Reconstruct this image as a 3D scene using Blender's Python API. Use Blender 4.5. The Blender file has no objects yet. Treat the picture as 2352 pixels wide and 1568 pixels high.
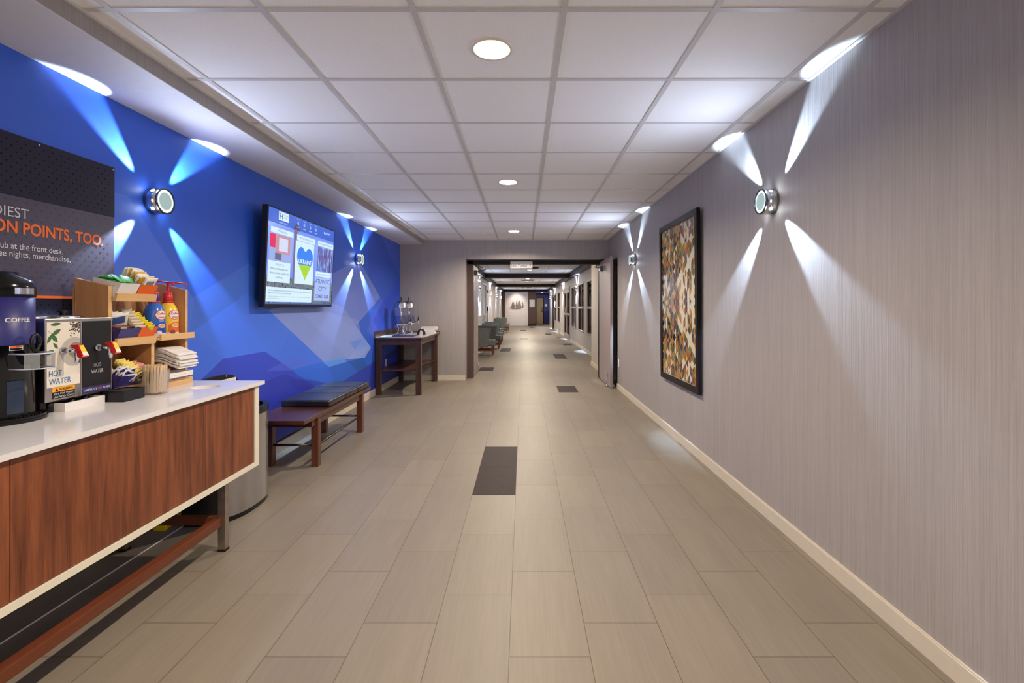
import bpy, bmesh, math, random
from mathutils import Vector, Matrix, Euler
random.seed(7)
R = math.radians
PI = math.pi
sc = bpy.context.scene
col = sc.collection

# ------------------------------------------------------------------ camera, world, exposure
FPX = 1129.0                      # focal length in pixels of the 2352 px wide frame
cam_d = bpy.data.cameras.new('camera')
cam = bpy.data.objects.new('camera', cam_d)
col.objects.link(cam)
cam.location = (0, 0, 1.31)
cam.rotation_euler = (R(90), 0, 0)
cam_d.sensor_fit = 'HORIZONTAL'
cam_d.sensor_width = 36.0
cam_d.lens = 36.0 * FPX / 2352.0
cam_d.shift_x = -(1202 - 1176) / 2352.0
cam_d.shift_y = -(784 - 705) / 2352.0
cam_d.clip_start = 0.05
sc.camera = cam

w = bpy.data.worlds.new('world_fill')  # added warm fill, enters through the open back of the room
sc.world = w
w.use_nodes = True
w.node_tree.nodes['Background'].inputs[0].default_value = (1.0, 0.91, 0.77, 1)
w.node_tree.nodes['Background'].inputs[1].default_value = 1.5

sc.view_settings.view_transform = 'Standard'
sc.view_settings.look = 'None'
sc.view_settings.gamma = 1.0
sc.view_settings.use_curve_mapping = False
sc.view_settings.exposure = 0.70

WARM = (1.0, 0.87, 0.69)
COOL = (0.56, 0.75, 1.0)
DOWN_W = 30.0                     # main room downlights
CORR_W = 38.0                     # corridor downlights
SCONCE_W = 150.0                    # each narrow beam of a wall light
SCONCE_C = 420.0
SPILL = 0.066                      # power share of the wide fill lamps added at each sconce lens
FILLC = (0.62, 0.73, 1.0)

# ------------------------------------------------------------------ materials
def S(r, g, b):
    def f(c):
        c /= 255.0
        return c / 12.92 if c <= 0.04045 else ((c + 0.055) / 1.055) ** 2.4
    return (f(r), f(g), f(b), 1.0)

def mk(name):
    m = bpy.data.materials.new(name)
    m.use_nodes = True
    nt = m.node_tree
    return m, nt, nt.nodes['Principled BSDF']

def setin(nt, sock, v):
    if isinstance(v, bpy.types.NodeSocket):
        nt.links.new(v, sock)
    elif v is not None:
        sock.default_value = v

def M_(nt, op, a, b=None, c=None):
    n = nt.nodes.new('ShaderNodeMath')
    n.operation = op
    for i, v in enumerate((a, b, c)):
        if v is not None:
            setin(nt, n.inputs[i], v)
    return n.outputs[0]

def V_(nt, op, a, b):
    n = nt.nodes.new('ShaderNodeVectorMath')
    n.operation = op
    setin(nt, n.inputs[0], a)
    setin(nt, n.inputs[1], b)
    return n.outputs['Value'] if op == 'DOT_PRODUCT' else n.outputs[0]

def mixc(nt, fac, a, b):
    n = nt.nodes.new('ShaderNodeMix')
    n.data_type = 'RGBA'
    setin(nt, n.inputs[0], fac)
    setin(nt, n.inputs[6], a)
    setin(nt, n.inputs[7], b)
    return n.outputs[2]

def noise(nt, vec, scale, detail=3, rough=0.55):
    n = nt.nodes.new('ShaderNodeTexNoise')
    n.inputs['Scale'].default_value = scale
    n.inputs['Detail'].default_value = detail
    n.inputs['Roughness'].default_value = rough
    if vec is not None:
        nt.links.new(vec, n.inputs['Vector'])
    return n.outputs['Fac']

def scaled(nt, vec, s):
    return V_(nt, 'MULTIPLY', vec, s)

def ramp(nt, fac, stops):
    n = nt.nodes.new('ShaderNodeValToRGB')
    e = n.color_ramp.elements
    while len(e) < len(stops):
        e.new(0.5)
    for i, (p, c) in enumerate(stops):
        e[i].position = p
        e[i].color = c
    nt.links.new(fac, n.inputs[0])
    return n.outputs[0]

def pos(nt):
    return nt.nodes.new('ShaderNodeNewGeometry').outputs['Position']

def objc(nt):
    return nt.nodes.new('ShaderNodeTexCoord').outputs['Object']

def bump(nt, b, h, strength, dist=0.01):
    n = nt.nodes.new('ShaderNodeBump')
    n.inputs['Strength'].default_value = strength
    n.inputs['Distance'].default_value = dist
    nt.links.new(h, n.inputs['Height'])
    nt.links.new(n.outputs[0], b.inputs['Normal'])

MATS = {}
def plain(name, c, rough=0.5, metal=0.0, spec=0.5, emit=None, var=0.06, coat=0.0):
    """simple procedural material: a base colour with a faint noise variation"""
    if name in MATS:
        return MATS[name]
    m, nt, b = mk(name)
    c = tuple(c)
    if var:
        f = noise(nt, objc(nt), 22.0, 4)
        dark = tuple(x * (1 - var) for x in c[:3]) + (1,)
        light = tuple(min(1, x * (1 + var)) for x in c[:3]) + (1,)
        nt.links.new(mixc(nt, f, dark, light), b.inputs['Base Color'])
    else:
        b.inputs['Base Color'].default_value = c
    b.inputs['Roughness'].default_value = rough
    b.inputs['Metallic'].default_value = metal
    b.inputs['Specular IOR Level'].default_value = spec
    b.inputs['Coat Weight'].default_value = coat
    if emit:
        b.inputs['Emission Color'].default_value = c
        b.inputs['Emission Strength'].default_value = emit
    MATS[name] = m
    return m

def wood(name, c1, c2, axis='Z', scale=1.0, rough=0.35, contrast=0.5, coat=0.0):
    if name in MATS:
        return MATS[name]
    m, nt, b = mk(name)
    s = {'X': (1.2, 14, 14), 'Y': (14, 1.2, 14), 'Z': (14, 14, 1.2)}[axis]
    v = scaled(nt, pos(nt), tuple(x * scale for x in s))
    f1 = noise(nt, v, 1.0, 5, 0.6)
    s2 = {'X': (3, 150, 150), 'Y': (150, 3, 150), 'Z': (150, 150, 3)}[axis]
    f2 = noise(nt, scaled(nt, pos(nt), tuple(x * scale for x in s2)), 1.0, 2)
    f = M_(nt, 'ADD', M_(nt, 'MULTIPLY', f1, 0.8), M_(nt, 'MULTIPLY', f2, 0.2))
    lo, hi = 0.5 - contrast * 0.45, 0.5 + contrast * 0.45
    nt.links.new(ramp(nt, f, [(lo, c1), (hi, c2)]), b.inputs['Base Color'])
    b.inputs['Roughness'].default_value = rough
    b.inputs['Coat Weight'].default_value = coat
    bump(nt, b, f2, 0.08, 0.002)
    MATS[name] = m
    return m

def wallpaper(name, c1, c2, rough=0.55):
    m, nt, b = mk(name)
    p = pos(nt)
    f1 = noise(nt, scaled(nt, p, (230, 230, 1.6)), 1.0, 3, 0.6)
    f2 = noise(nt, scaled(nt, p, (520, 520, 9)), 1.0, 2, 0.5)
    f3 = noise(nt, scaled(nt, p, (16, 16, 0.3)), 1.0, 2, 0.5)
    f = M_(nt, 'ADD', M_(nt, 'MULTIPLY', f1, 0.6), M_(nt, 'ADD', M_(nt, 'MULTIPLY', f2, 0.3), M_(nt, 'MULTIPLY', f3, 0.10)))
    nt.links.new(ramp(nt, f, [(0.38, c1), (0.62, c2)]), b.inputs['Base Color'])
    b.inputs['Roughness'].default_value = rough
    b.inputs['Specular IOR Level'].default_value = 0.35
    bump(nt, b, f, 0.6, 0.004)
    return m

def glassy(name, tint=(1, 1, 1, 1), amount=0.14, rough=0.03):
    m, nt, b = mk(name)
    nt.nodes.remove(b)
    t = nt.nodes.new('ShaderNodeBsdfTransparent')
    t.inputs[0].default_value = tint
    g = nt.nodes.new('ShaderNodeBsdfGlossy')
    g.inputs['Roughness'].default_value = rough
    lw = nt.nodes.new('ShaderNodeLayerWeight')
    lw.inputs[0].default_value = 0.35
    f = M_(nt, 'ADD', M_(nt, 'MULTIPLY', lw.outputs['Facing'], 0.35), amount * 0.4)
    mx = nt.nodes.new('ShaderNodeMixShader')
    nt.links.new(f, mx.inputs[0])
    nt.links.new(t.outputs[0], mx.inputs[1])
    nt.links.new(g.outputs[0], mx.inputs[2])
    nt.links.new(mx.outputs[0], nt.nodes['Material Output'].inputs[0])
    return m

def emis(name, c, strength=1.0):
    if name in MATS:
        return MATS[name]
    m, nt, b = mk(name)
    b.inputs['Base Color'].default_value = (0.02, 0.02, 0.02, 1)
    b.inputs['Emission Color'].default_value = c
    b.inputs['Emission Strength'].default_value = strength
    b.inputs['Roughness'].default_value = 0.25
    MATS[name] = m
    return m

def floor_mat():
    m, nt, b = mk('floor_tile_beige')
    sep = nt.nodes.new('ShaderNodeSeparateXYZ')
    p = pos(nt)
    nt.links.new(p, sep.inputs[0])
    X, Y = sep.outputs[0], sep.outputs[1]
    TW, TL = 0.3048, 0.5935
    u = M_(nt, 'DIVIDE', M_(nt, 'ADD', X, 0.0534 + TW * 30), TW)
    c = M_(nt, 'FLOOR', u)
    k = M_(nt, 'MODULO', c, 3.0)
    v = M_(nt, 'DIVIDE', M_(nt, 'SUBTRACT', M_(nt, 'ADD', Y, TL * 60 - 1.842), M_(nt, 'MULTIPLY', k, TL / 3)), TL)
    fu, fv = M_(nt, 'FRACT', u), M_(nt, 'FRACT', v)
    du = M_(nt, 'MULTIPLY', M_(nt, 'MINIMUM', fu, M_(nt, 'SUBTRACT', 1.0, fu)), TW)
    dv = M_(nt, 'MULTIPLY', M_(nt, 'MINIMUM', fv, M_(nt, 'SUBTRACT', 1.0, fv)), TL)
    d = M_(nt, 'MINIMUM', du, dv)
    g = M_(nt, 'LESS_THAN', d, 0.0017)
    cb = nt.nodes.new('ShaderNodeCombineXYZ')
    nt.links.new(c, cb.inputs[0])
    nt.links.new(M_(nt, 'FLOOR', v), cb.inputs[1])
    wn = nt.nodes.new('ShaderNodeTexWhiteNoise')
    wn.noise_dimensions = '3D'
    nt.links.new(cb.outputs[0], wn.inputs['Vector'])
    st = noise(nt, scaled(nt, p, (90, 3.0, 1)), 1.0, 3, 0.6)
    st2 = noise(nt, scaled(nt, p, (9, 1.2, 1)), 1.0, 3, 0.6)
    base = ramp(nt, M_(nt, 'ADD', M_(nt, 'MULTIPLY', st, 0.5), M_(nt, 'MULTIPLY', st2, 0.5)),
                [(0.34, S(121, 112, 100)), (0.66, S(130, 121, 109))])
    tint = ramp(nt, wn.outputs['Value'], [(0.0, (0.93, 0.91, 0.91, 1)), (1.0, (1.05, 1.02, 0.98, 1))])
    mul = nt.nodes.new('ShaderNodeMix')
    mul.data_type = 'RGBA'
    mul.blend_type = 'MULTIPLY'
    mul.inputs[0].default_value = 1.0
    nt.links.new(base, mul.inputs[6])
    nt.links.new(tint, mul.inputs[7])
    nt.links.new(mixc(nt, g, mul.outputs[2], S(96, 78, 60)), b.inputs['Base Color'])
    b.inputs['Roughness'].default_value = 0.45
    b.inputs['Specular IOR Level'].default_value = 0.3
    bump(nt, b, M_(nt, 'SUBTRACT', 1.0, g), 0.3, 0.002)
    return m

def mural_mat():
    """blue wall covering printed with overlapping flat translucent polygons; coordinates (Y, Z) on the wall"""
    m, nt, b = mk('wall_mural_blue')
    sep = nt.nodes.new('ShaderNodeSeparateXYZ')
    nt.links.new(pos(nt), sep.inputs[0])
    cb = nt.nodes.new('ShaderNodeCombineXYZ')
    nt.links.new(sep.outputs[1], cb.inputs[0])
    nt.links.new(sep.outputs[2], cb.inputs[1])
    cb.inputs[2].default_value = 1.0
    vec = cb.outputs[0]
    cur = S(28, 88, 206)
    for c, a, pts in MURAL:
        ar = sum(pts[i][0] * pts[(i + 1) % len(pts)][1] - pts[(i + 1) % len(pts)][0] * pts[i][1] for i in range(len(pts)))
        c = tuple(min(0.9, v * k) for v, k in zip(c[:3], (1.0, 1.4, 1.45))) + (1,)
        if ar < 0:
            pts = pts[::-1]
        f = None
        for i in range(len(pts)):
            (x0, y0), (x1, y1) = pts[i], pts[(i + 1) % len(pts)]
            L = math.hypot(x1 - x0, y1 - y0)
            nx, ny = -(y1 - y0) / L, (x1 - x0) / L
            dd = V_(nt, 'DOT_PRODUCT', vec, (nx, ny, -(nx * x0 + ny * y0)))
            f = dd if f is None else M_(nt, 'MINIMUM', f, dd)
        k = M_(nt, 'MULTIPLY', M_(nt, 'GREATER_THAN', f, 0.0), a)
        cur = mixc(nt, k, cur, c)
    nt.links.new(cur, b.inputs['Base Color'])
    b.inputs['Roughness'].default_value = 0.55
    b.inputs['Specular IOR Level'].default_value = 0.75
    bump(nt, b, noise(nt, pos(nt), 420, 2), 0.06, 0.002)
    return m

# convex printed shapes: colour, opacity, corners as (Y, Z) in metres on the wall
MURAL = [
    (S(72, 98, 190), 0.55, [(1.0, 1.95), (2.75, 1.93), (3.3, 1.36), (3.0, 0.0), (1.0, 0.0)]),
    (S(66, 100, 186), 0.5, [(3.27, 1.366), (3.95, 1.663), (4.9, 1.35), (4.2, 0.6), (3.2, 0.6)]),
    (S(18, 52, 150), 0.45, [(5.2, 2.43), (8.79, 2.43), (8.79, 0.1), (7.4, 0.1), (7.0, 0.9), (7.0, 1.6)]),
    (S(60, 98, 205), 0.75, [(3.296, 1.15), (3.93, 1.421), (4.258, 1.286), (5.597, 0.628), (4.697, 0.70), (3.62, 0.93)]),
    (S(56, 92, 200), 0.75, [(3.296, 1.15), (3.62, 0.93), (3.36, 0.806), (2.9, 0.7), (2.9, 0.95)]),
    (S(134, 132, 188), 0.85, [(4.258, 1.286), (5.597, 0.628), (6.852, 0.606), (7.126, 0.723), (6.05, 1.30), (5.4, 1.40)]),
    (S(116, 116, 180), 0.7, [(5.41, 1.30), (6.45, 1.05), (7.597, 1.457), (6.6, 1.95), (5.7, 1.70)]),
    (S(140, 140, 200), 0.35, [(4.92, 1.249), (5.41, 1.268), (6.58, 1.14), (6.9, 0.62), (6.3, 0.61)]),
    (S(70, 112, 200), 0.6, [(6.24, 0.867), (6.80, 0.873), (7.05, 0.761), (6.49, 0.732)]),
    (S(150, 150, 205), 0.3, [(6.16, 0.64), (6.49, 0.60), (7.126, 0.723), (6.8, 0.888)]),
    (S(26, 66, 176), 0.7, [(7.126, 0.72), (6.80, 0.888), (7.15, 1.141), (8.752, 1.854), (8.752, 0.2), (7.26, 0.2)]),
    (S(88, 92, 196), 0.4, [(7.15, 1.14), (7.597, 1.457), (8.0, 1.30), (7.3, 0.85), (6.95, 0.98)]),
    (S(96, 100, 200), 0.35, [(7.597, 2.428), (8.79, 1.87), (8.79, 2.43)]),
    (S(20, 50, 165), 0.6, [(8.1, 1.56), (8.79, 1.86), (8.79, 1.62), (7.5, 0.95), (7.2, 1.12)]),
    (S(30, 44, 164), 0.85, [(3.359, 0.806), (3.62, 0.93), (4.203, 0.931), (4.766, 0.681), (5.323, 0.379), (5.0, 0.0), (3.1, 0.0)]),
    (S(78, 86, 190), 0.4, [(4.203, 0.76), (4.686, 0.83), (5.412, 0.711), (4.697, 0.705)]),
    (S(22, 84, 190), 0.85, [(4.697, 0.711), (5.412, 0.711), (6.85, 0.606), (5.6, 0.44), (4.848, 0.626)]),
    (S(88, 130, 205), 0.75, [(5.40, 0.711), (6.01, 0.706), (6.16, 0.629), (5.597, 0.628)]),
    (S(16, 78, 170), 0.7, [(5.597, 0.628), (7.26, 0.60), (7.05, 0.236), (5.87, 0.30)]),
    (S(14, 66, 130), 0.6, [(6.16, 0.629), (6.76, 0.616), (7.05, 0.427), (6.66, 0.415)]),
    (S(16, 30, 140), 0.65, [(4.03, 0.66), (4.697, 0.70), (5.05, 0.541), (6.2, 0.2), (6.0, 0.0), (3.6, 0.0)]),
    (S(14, 24, 130), 0.6, [(4.598, 0.62), (4.922, 0.593), (5.503, 0.459), (4.777, 0.49)]),
    (S(22, 34, 140), 0.8, [(5.3, 0.35), (7.3, 0.5), (8.79, 0.6), (8.79, 0.0), (4.6, 0.0)]),
]

MWALLP = wallpaper('wallpaper_taupe', S(150, 142, 138), S(167, 159, 155))
MWALLC = wallpaper('wallpaper_cream', S(170, 163, 158), S(190, 183, 178))
MFLOOR = floor_mat()
MMURAL = mural_mat()
MWHITE = plain('white_paint', S(214, 210, 206), 0.6)
MBASE = plain('baseboard_cream', S(204, 192, 174), 0.5)
MGRID = plain('grid_white', S(202, 198, 194), 0.5)
MDARK = plain('espresso_paint', S(34, 24, 23), 0.5, spec=0.2)
MBROWN = plain('brown_frame', S(78, 61, 57), 0.45, spec=0.3)
MBLACK = plain('black_plastic', S(18, 18, 20), 0.35, spec=0.35)
MBLACKG = plain('black_gloss', S(12, 12, 14), 0.16, spec=0.35)
MCHROME = plain('chrome', S(210, 212, 216), 0.12, 1.0, var=0.0)
MSTEEL = plain('brushed_steel', S(196, 194, 196), 0.24, 1.0, var=0.07)
MGLASS = glassy('clear_plastic')
def dark_pane():
    m, nt, b = mk('dark_window_glass')
    nt.nodes.remove(b)
    d_ = nt.nodes.new('ShaderNodeBsdfDiffuse')
    nt.links.new(mixc(nt, noise(nt, pos(nt), 3, 2), S(24, 15, 15), S(38, 25, 24)), d_.inputs[0])
    g_ = nt.nodes.new('ShaderNodeBsdfGlossy')
    g_.inputs['Roughness'].default_value = 0.06
    x_ = nt.nodes.new('ShaderNodeMixShader')
    x_.inputs[0].default_value = 0.10
    nt.links.new(d_.outputs[0], x_.inputs[1])
    nt.links.new(g_.outputs[0], x_.inputs[2])
    nt.links.new(x_.outputs[0], nt.nodes['Material Output'].inputs[0])
    return m
MDGLASS = dark_pane()
MQUARTZ = plain('white_quartz', S(220, 216, 216), 0.13, var=0.02)
MIVORY = plain('ivory_laminate', S(222, 214, 196), 0.4)
MWALNUT = wood('walnut_front', S(74, 33, 18), S(146, 82, 48), 'Z', 1.9, 0.36, 0.42)
MREDWOOD = wood('rail_wood', S(84, 38, 20), S(112, 56, 30), 'Y', 1.0, 0.4)
MBENCH = wood('bench_wood', S(48, 24, 20), S(92, 50, 36), 'Y', 1.2, 0.3)
MTABLE = wood('table_wood', S(48, 28, 22), S(86, 54, 42), 'Z', 1.2, 0.3)
MBIRCH = wood('birch_wood', S(196, 148, 94), S(228, 188, 132), 'Y', 1.3, 0.45)
MBIRCHD = wood('birch_side', S(164, 112, 70), S(200, 150, 100), 'Z', 0.8, 0.45)
MLEATHER = plain('blue_black_leather', S(26, 27, 34), 0.3, var=0.2, spec=0.6)
MNAVY = plain('navy_plastic', S(42, 38, 110), 0.35)
MORANGE = plain('orange_plastic', S(226, 96, 22), 0.4)
MWHITEP = plain('white_plastic', S(226, 220, 218), 0.4)
MPAPER = plain('white_paper', S(226, 220, 214), 0.8, var=0.03)
MRED = plain('red_plastic', S(196, 26, 36), 0.3)
MYELLOW = plain('yellow_label', S(244, 190, 40), 0.5)

def ceil_mat(name, c1, c2):
    m, nt, b = mk(name)
    f = noise(nt, pos(nt), 260, 3, 0.7)
    nt.links.new(ramp(nt, f, [(0.3, c1), (0.7, c2)]), b.inputs['Base Color'])
    b.inputs['Roughness'].default_value = 0.85
    b.inputs['Specular IOR Level'].default_value = 0.1
    bump(nt, b, f, 0.25, 0.003)
    return m
MCEIL = ceil_mat('ceiling_tile', S(238, 235, 231), S(247, 245, 242))

# ------------------------------------------------------------------ geometry helpers
class MB:
    def __init__(self):
        self.bm = bmesh.new()
        self.mi = 0
    def _mark(self, faces):
        for f in faces:
            f.material_index = self.mi
    def box(self, x0, x1, y0, y1, z0, z1, bev=0.0, seg=2):
        before = set(self.bm.faces) if bev else None
        vs = [self.bm.verts.new(p) for p in ((x0, y0, z0), (x1, y0, z0), (x1, y1, z0), (x0, y1, z0),
                                             (x0, y0, z1), (x1, y0, z1), (x1, y1, z1), (x0, y1, z1))]
        fs = [self.bm.faces.new([vs[i] for i in q]) for q in
              ((3, 2, 1, 0), (4, 5, 6, 7), (0, 1, 5, 4), (1, 2, 6, 5), (2, 3, 7, 6), (3, 0, 4, 7))]
        self._mark(fs)
        if bev:
            es = list({e for f in fs for e in f.edges})
            r = bmesh.ops.bevel(self.bm, geom=es, offset=bev, segments=seg, profile=0.6, affect='EDGES')
            self._mark([f for f in self.bm.faces if f not in before])
        return self
    def hexa(self, p):          # 8 points: bottom 4 ccw, top 4 ccw
        vs = [self.bm.verts.new(q) for q in p]
        fs = [self.bm.faces.new([vs[i] for i in q]) for q in
              ((3, 2, 1, 0), (4, 5, 6, 7), (0, 1, 5, 4), (1, 2, 6, 5), (2, 3, 7, 6), (3, 0, 4, 7))]
        self._mark(fs)
        return self
    def poly(self, pts):
        f = self.bm.faces.new([self.bm.verts.new(p) for p in pts])
        self._mark([f])
        return self
    def cyl(self, p0, p1, r0, r1=None, seg=20, caps=True):
        r1 = r0 if r1 is None else r1
        p0, p1 = Vector(p0), Vector(p1)
        d = (p1 - p0).normalized()
        a = d.orthogonal().normalized()
        b = d.cross(a)
        A = [self.bm.verts.new(p0 + (a * math.cos(t) + b * math.sin(t)) * r0) for t in [2 * PI * i / seg for i in range(seg)]]
        B = [self.bm.verts.new(p1 + (a * math.cos(t) + b * math.sin(t)) * r1) for t in [2 * PI * i / seg for i in range(seg)]]
        fs = []
        for i in range(seg):
            f = self.bm.faces.new((A[i], A[(i + 1) % seg], B[(i + 1) % seg], B[i]))
            f.smooth = True
            fs.append(f)
        if caps:
            fs.append(self.bm.faces.new(A[::-1]))
            fs.append(self.bm.faces.new(B))
        self._mark(fs)
        return self
    def lathe(self, c, axis, prof, seg=32, a0=0.0, a1=None):
        """prof: list of (radius, distance along axis) from centre c"""
        c, d = Vector(c), Vector(axis).normalized()
        a = Vector((1, 0, 0)) if abs(d.z) > 0.9 else Vector((0, 0, 1))
        b = d.cross(a)
        full = a1 is None
        n = seg if full else seg + 1
        ang = [(a0 + ((2 * PI if full else a1 - a0) * i / seg)) for i in range(n)]
        rings = []
        for r, h in prof:
            if r <= 1e-6:
                rings.append([self.bm.verts.new(c + d * h)])
            else:
                rings.append([self.bm.verts.new(c + d * h + (a * math.cos(t) + b * math.sin(t)) * r) for t in ang])
        fs = []
        m = n if full else n - 1
        for k in range(len(rings) - 1):
            P, Q = rings[k], rings[k + 1]
            if len(P) == 1 and len(Q) == 1:
                continue
            for i in range(m):
                j = (i + 1) % n
                if len(P) == 1:
                    f = self.bm.faces.new((P[0], Q[j], Q[i]))
                elif len(Q) == 1:
                    f = self.bm.faces.new((P[i], P[j], Q[0]))
                else:
                    f = self.bm.faces.new((P[i], P[j], Q[j], Q[i]))
                f.smooth = True
                fs.append(f)
        self._mark(fs)
        return self
    def prism(self, pts, axis, lo, hi):
        """extrude a closed outline; axis 'X': pts are (y,z); 'Y': (x,z); 'Z': (x,y)"""
        def P(u, v, t):
            return {'X': (t, u, v), 'Y': (u, t, v), 'Z': (u, v, t)}[axis]
        A = [self.bm.verts.new(P(u, v, lo)) for u, v in pts]
        B = [self.bm.verts.new(P(u, v, hi)) for u, v in pts]
        n = len(pts)
        fs = [self.bm.faces.new((A[i], A[(i + 1) % n], B[(i + 1) % n], B[i])) for i in range(n)]
        fs += [self.bm.faces.new(A[::-1]), self.bm.faces.new(B)]
        self._mark(fs)
        return self
    def tube(self, pts, r, seg=10):
        pts = [Vector(p) for p in pts]
        rings = []
        for i, p in enumerate(pts):
            d = ((pts[min(i + 1, len(pts) - 1)] - pts[max(i - 1, 0)])).normalized()
            a = d.cross(Vector((0.13, 0.31, 0.94))).normalized()
            b = d.cross(a)
            rr = r[i] if isinstance(r, (list, tuple)) else r
            rings.append([self.bm.verts.new(p + (a * math.cos(2 * PI * k / seg) + b * math.sin(2 * PI * k / seg)) * rr) for k in range(seg)])
        fs = []
        for P, Q in zip(rings, rings[1:]):
            for i in range(seg):
                f = self.bm.faces.new((P[i], P[(i + 1) % seg], Q[(i + 1) % seg], Q[i]))
                f.smooth = True
                fs.append(f)
        fs += [self.bm.faces.new(rings[0][::-1]), self.bm.faces.new(rings[-1])]
        self._mark(fs)
        return self
    def holed(self, outer, holes, z, seg=32, flip=False, thick=0.0):
        """flat plate at height z with round holes (cx, cy, r); thick > 0 adds depth below"""
        def ring(pts, zz):
            vs = [self.bm.verts.new((x, y, zz)) for x, y in pts]
            es = [self.bm.edges.new((vs[i], vs[(i + 1) % len(vs)])) for i in range(len(vs))]
            return vs, es
        loops = [outer] + [[(cx + r * math.cos(2 * PI * i / seg), cy + r * math.sin(2 * PI * i / seg)) for i in range(seg)] for cx, cy, r in holes]
        tops = []
        for zz in ([z] if not thick else [z, z - thick]):
            allv, alle = [], []
            for L in loops:
                vs, es = ring(L, zz)
                allv.append(vs)
                alle += es
            g = bmesh.ops.triangle_fill(self.bm, edges=alle, use_beauty=True, normal=(0, 0, 1))
            self._mark([f for f in g['geom'] if isinstance(f, bmesh.types.BMFace)])
            tops.append(allv)
        if thick:
            for A, B in zip(*tops):
                n = len(A)
                self._mark([self.bm.faces.new((A[i], A[(i + 1) % n], B[(i + 1) % n], B[i])) for i in range(n)])
        return self
    def xf(self, mtx):
        bmesh.ops.transform(self.bm, matrix=mtx, verts=self.bm.verts)
        return self
    def build(self, name, mats, parent=None, local=False, normals=True, origin=None):
        if normals:
            bmesh.ops.recalc_face_normals(self.bm, faces=self.bm.faces)
        if parent is not None and not local:
            root = parent
            while root.parent:
                root = root.parent
            self.bm.transform(root.matrix_basis.inverted())
        loc = None
        if parent is None:
            if origin is None:
                vs = [v.co for v in self.bm.verts]
                loc = Vector(((min(v.x for v in vs) + max(v.x for v in vs)) / 2,
                              (min(v.y for v in vs) + max(v.y for v in vs)) / 2, min(v.z for v in vs)))
            else:
                loc = Vector(origin)
            self.bm.transform(Matrix.Translation(-loc))
        me = bpy.data.meshes.new(name)
        self.bm.to_mesh(me)
        self.bm.free()
        for m in (mats if isinstance(mats, (list, tuple)) else [mats]):
            me.materials.append(m)
        o = bpy.data.objects.new(name, me)
        col.objects.link(o)
        if parent is not None:
            o.parent = parent
        else:
            o.location = loc
        return o

def bx(*a, **k):
    return MB().box(*a, **k)

def tag(o, label, cat, group=None, kind=None):
    o['label'] = label
    o['category'] = cat
    if group:
        o['group'] = group
    if kind:
        o['kind'] = kind
    return o

def thing(name, label, cat, loc=(0, 0, 0), rot=(0, 0, 0), group=None):
    o = bpy.data.objects.new(name, None)
    o.empty_display_size = 0.05
    o.rotation_euler = rot
    o.location = loc
    o.matrix_basis = Matrix.LocRotScale(Vector(loc), Euler(rot), None)
    col.objects.link(o)
    return tag(o, label, cat, group)

def struct(o, label, cat='wall'):
    return tag(o, label, cat, None, 'structure')

def dup(root, mtx, label=None, group=None):
    """copy a thing with its parts and sub-parts, at matrix mtx"""
    def cp(o, par):
        c = o.copy()
        col.objects.link(c)
        c.parent = par
        for ch in list(o.children):
            cp(ch, c)
        return c
    kids = list(root.children)
    r = root.copy()
    col.objects.link(r)
    r.matrix_basis = mtx
    if label:
        r['label'] = label
    if group:
        r['group'] = group
    for ch in kids:
        cp(ch, r)
    return r

def T(x, y, z, rx=0, ry=0, rz=0):
    return Matrix.LocRotScale(Vector((x, y, z)), Euler((rx, ry, rz)), None)

_tx = {}
def text(s, parent, origin, right, up, cap, width=None, mat=None, name='lettering', weight=0.0, align='LEFT', wrap=None):
    """lettering as a thin mesh. origin = baseline start, cap = capital height, width = total width"""
    key = (s, weight)
    if key not in _tx:
        cu = bpy.data.curves.new('letter_source', 'FONT')
        cu.body = s
        cu.offset = weight
        cu.resolution_u = 6
        ob = bpy.data.objects.new('letter_source', cu)
        me = bpy.data.meshes.new_from_object(ob)
        bpy.data.objects.remove(ob)
        bpy.data.curves.remove(cu)
        _tx[key] = me
    src = _tx[key]
    xs = [v.co.x for v in src.vertices]
    x0, x1 = min(xs), max(xs)
    CAP = 0.729                       # capital height of the built-in font at size 1
    sy = cap / CAP
    sx = sy if width is None else width / (x1 - x0)
    tot = sx * (x1 - x0)
    sh = {'LEFT': 0, 'CENTER': -tot / 2, 'RIGHT': -tot}[align]
    me = src.copy()
    right, up, origin = Vector(right).normalized(), Vector(up).normalized(), Vector(origin)
    n = right.cross(up)
    inv = Matrix()
    if parent is not None:
        root = parent
        while root.parent:
            root = root.parent
        inv = root.matrix_basis.inverted()
    for v in me.vertices:
        a, b = (v.co.x - x0) * sx + sh, v.co.y * sy
        p = wrap(a, b) if wrap else origin + right * a + up * b
        v.co = inv @ Vector(p)
    me.name = name
    me.materials.clear()
    me.materials.append(mat)
    o = bpy.data.objects.new(name, me)
    col.objects.link(o)
    o.parent = parent
    return o

def lamp(kind, name, parent, loc, energy, color, size=0.1, rot=None, aim=None, **k):
    L = bpy.data.lights.new(name, kind)
    L.energy = energy
    L.color = color
    if kind == 'AREA':
        L.shape = 'DISK'
        L.size = size
    else:
        L.shadow_soft_size = size
    for a, b in k.items():
        setattr(L, a, b)
    o = bpy.data.objects.new(name, L)
    col.objects.link(o)
    m = Matrix.Translation(Vector(loc))
    if aim is not None:
        m = m @ Vector(aim).to_track_quat('-Z', 'Y').to_matrix().to_4x4()
    if parent is not None:
        o.parent = parent
        m = parent.matrix_basis.inverted() @ m
    o.matrix_basis = m
    return o

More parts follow.
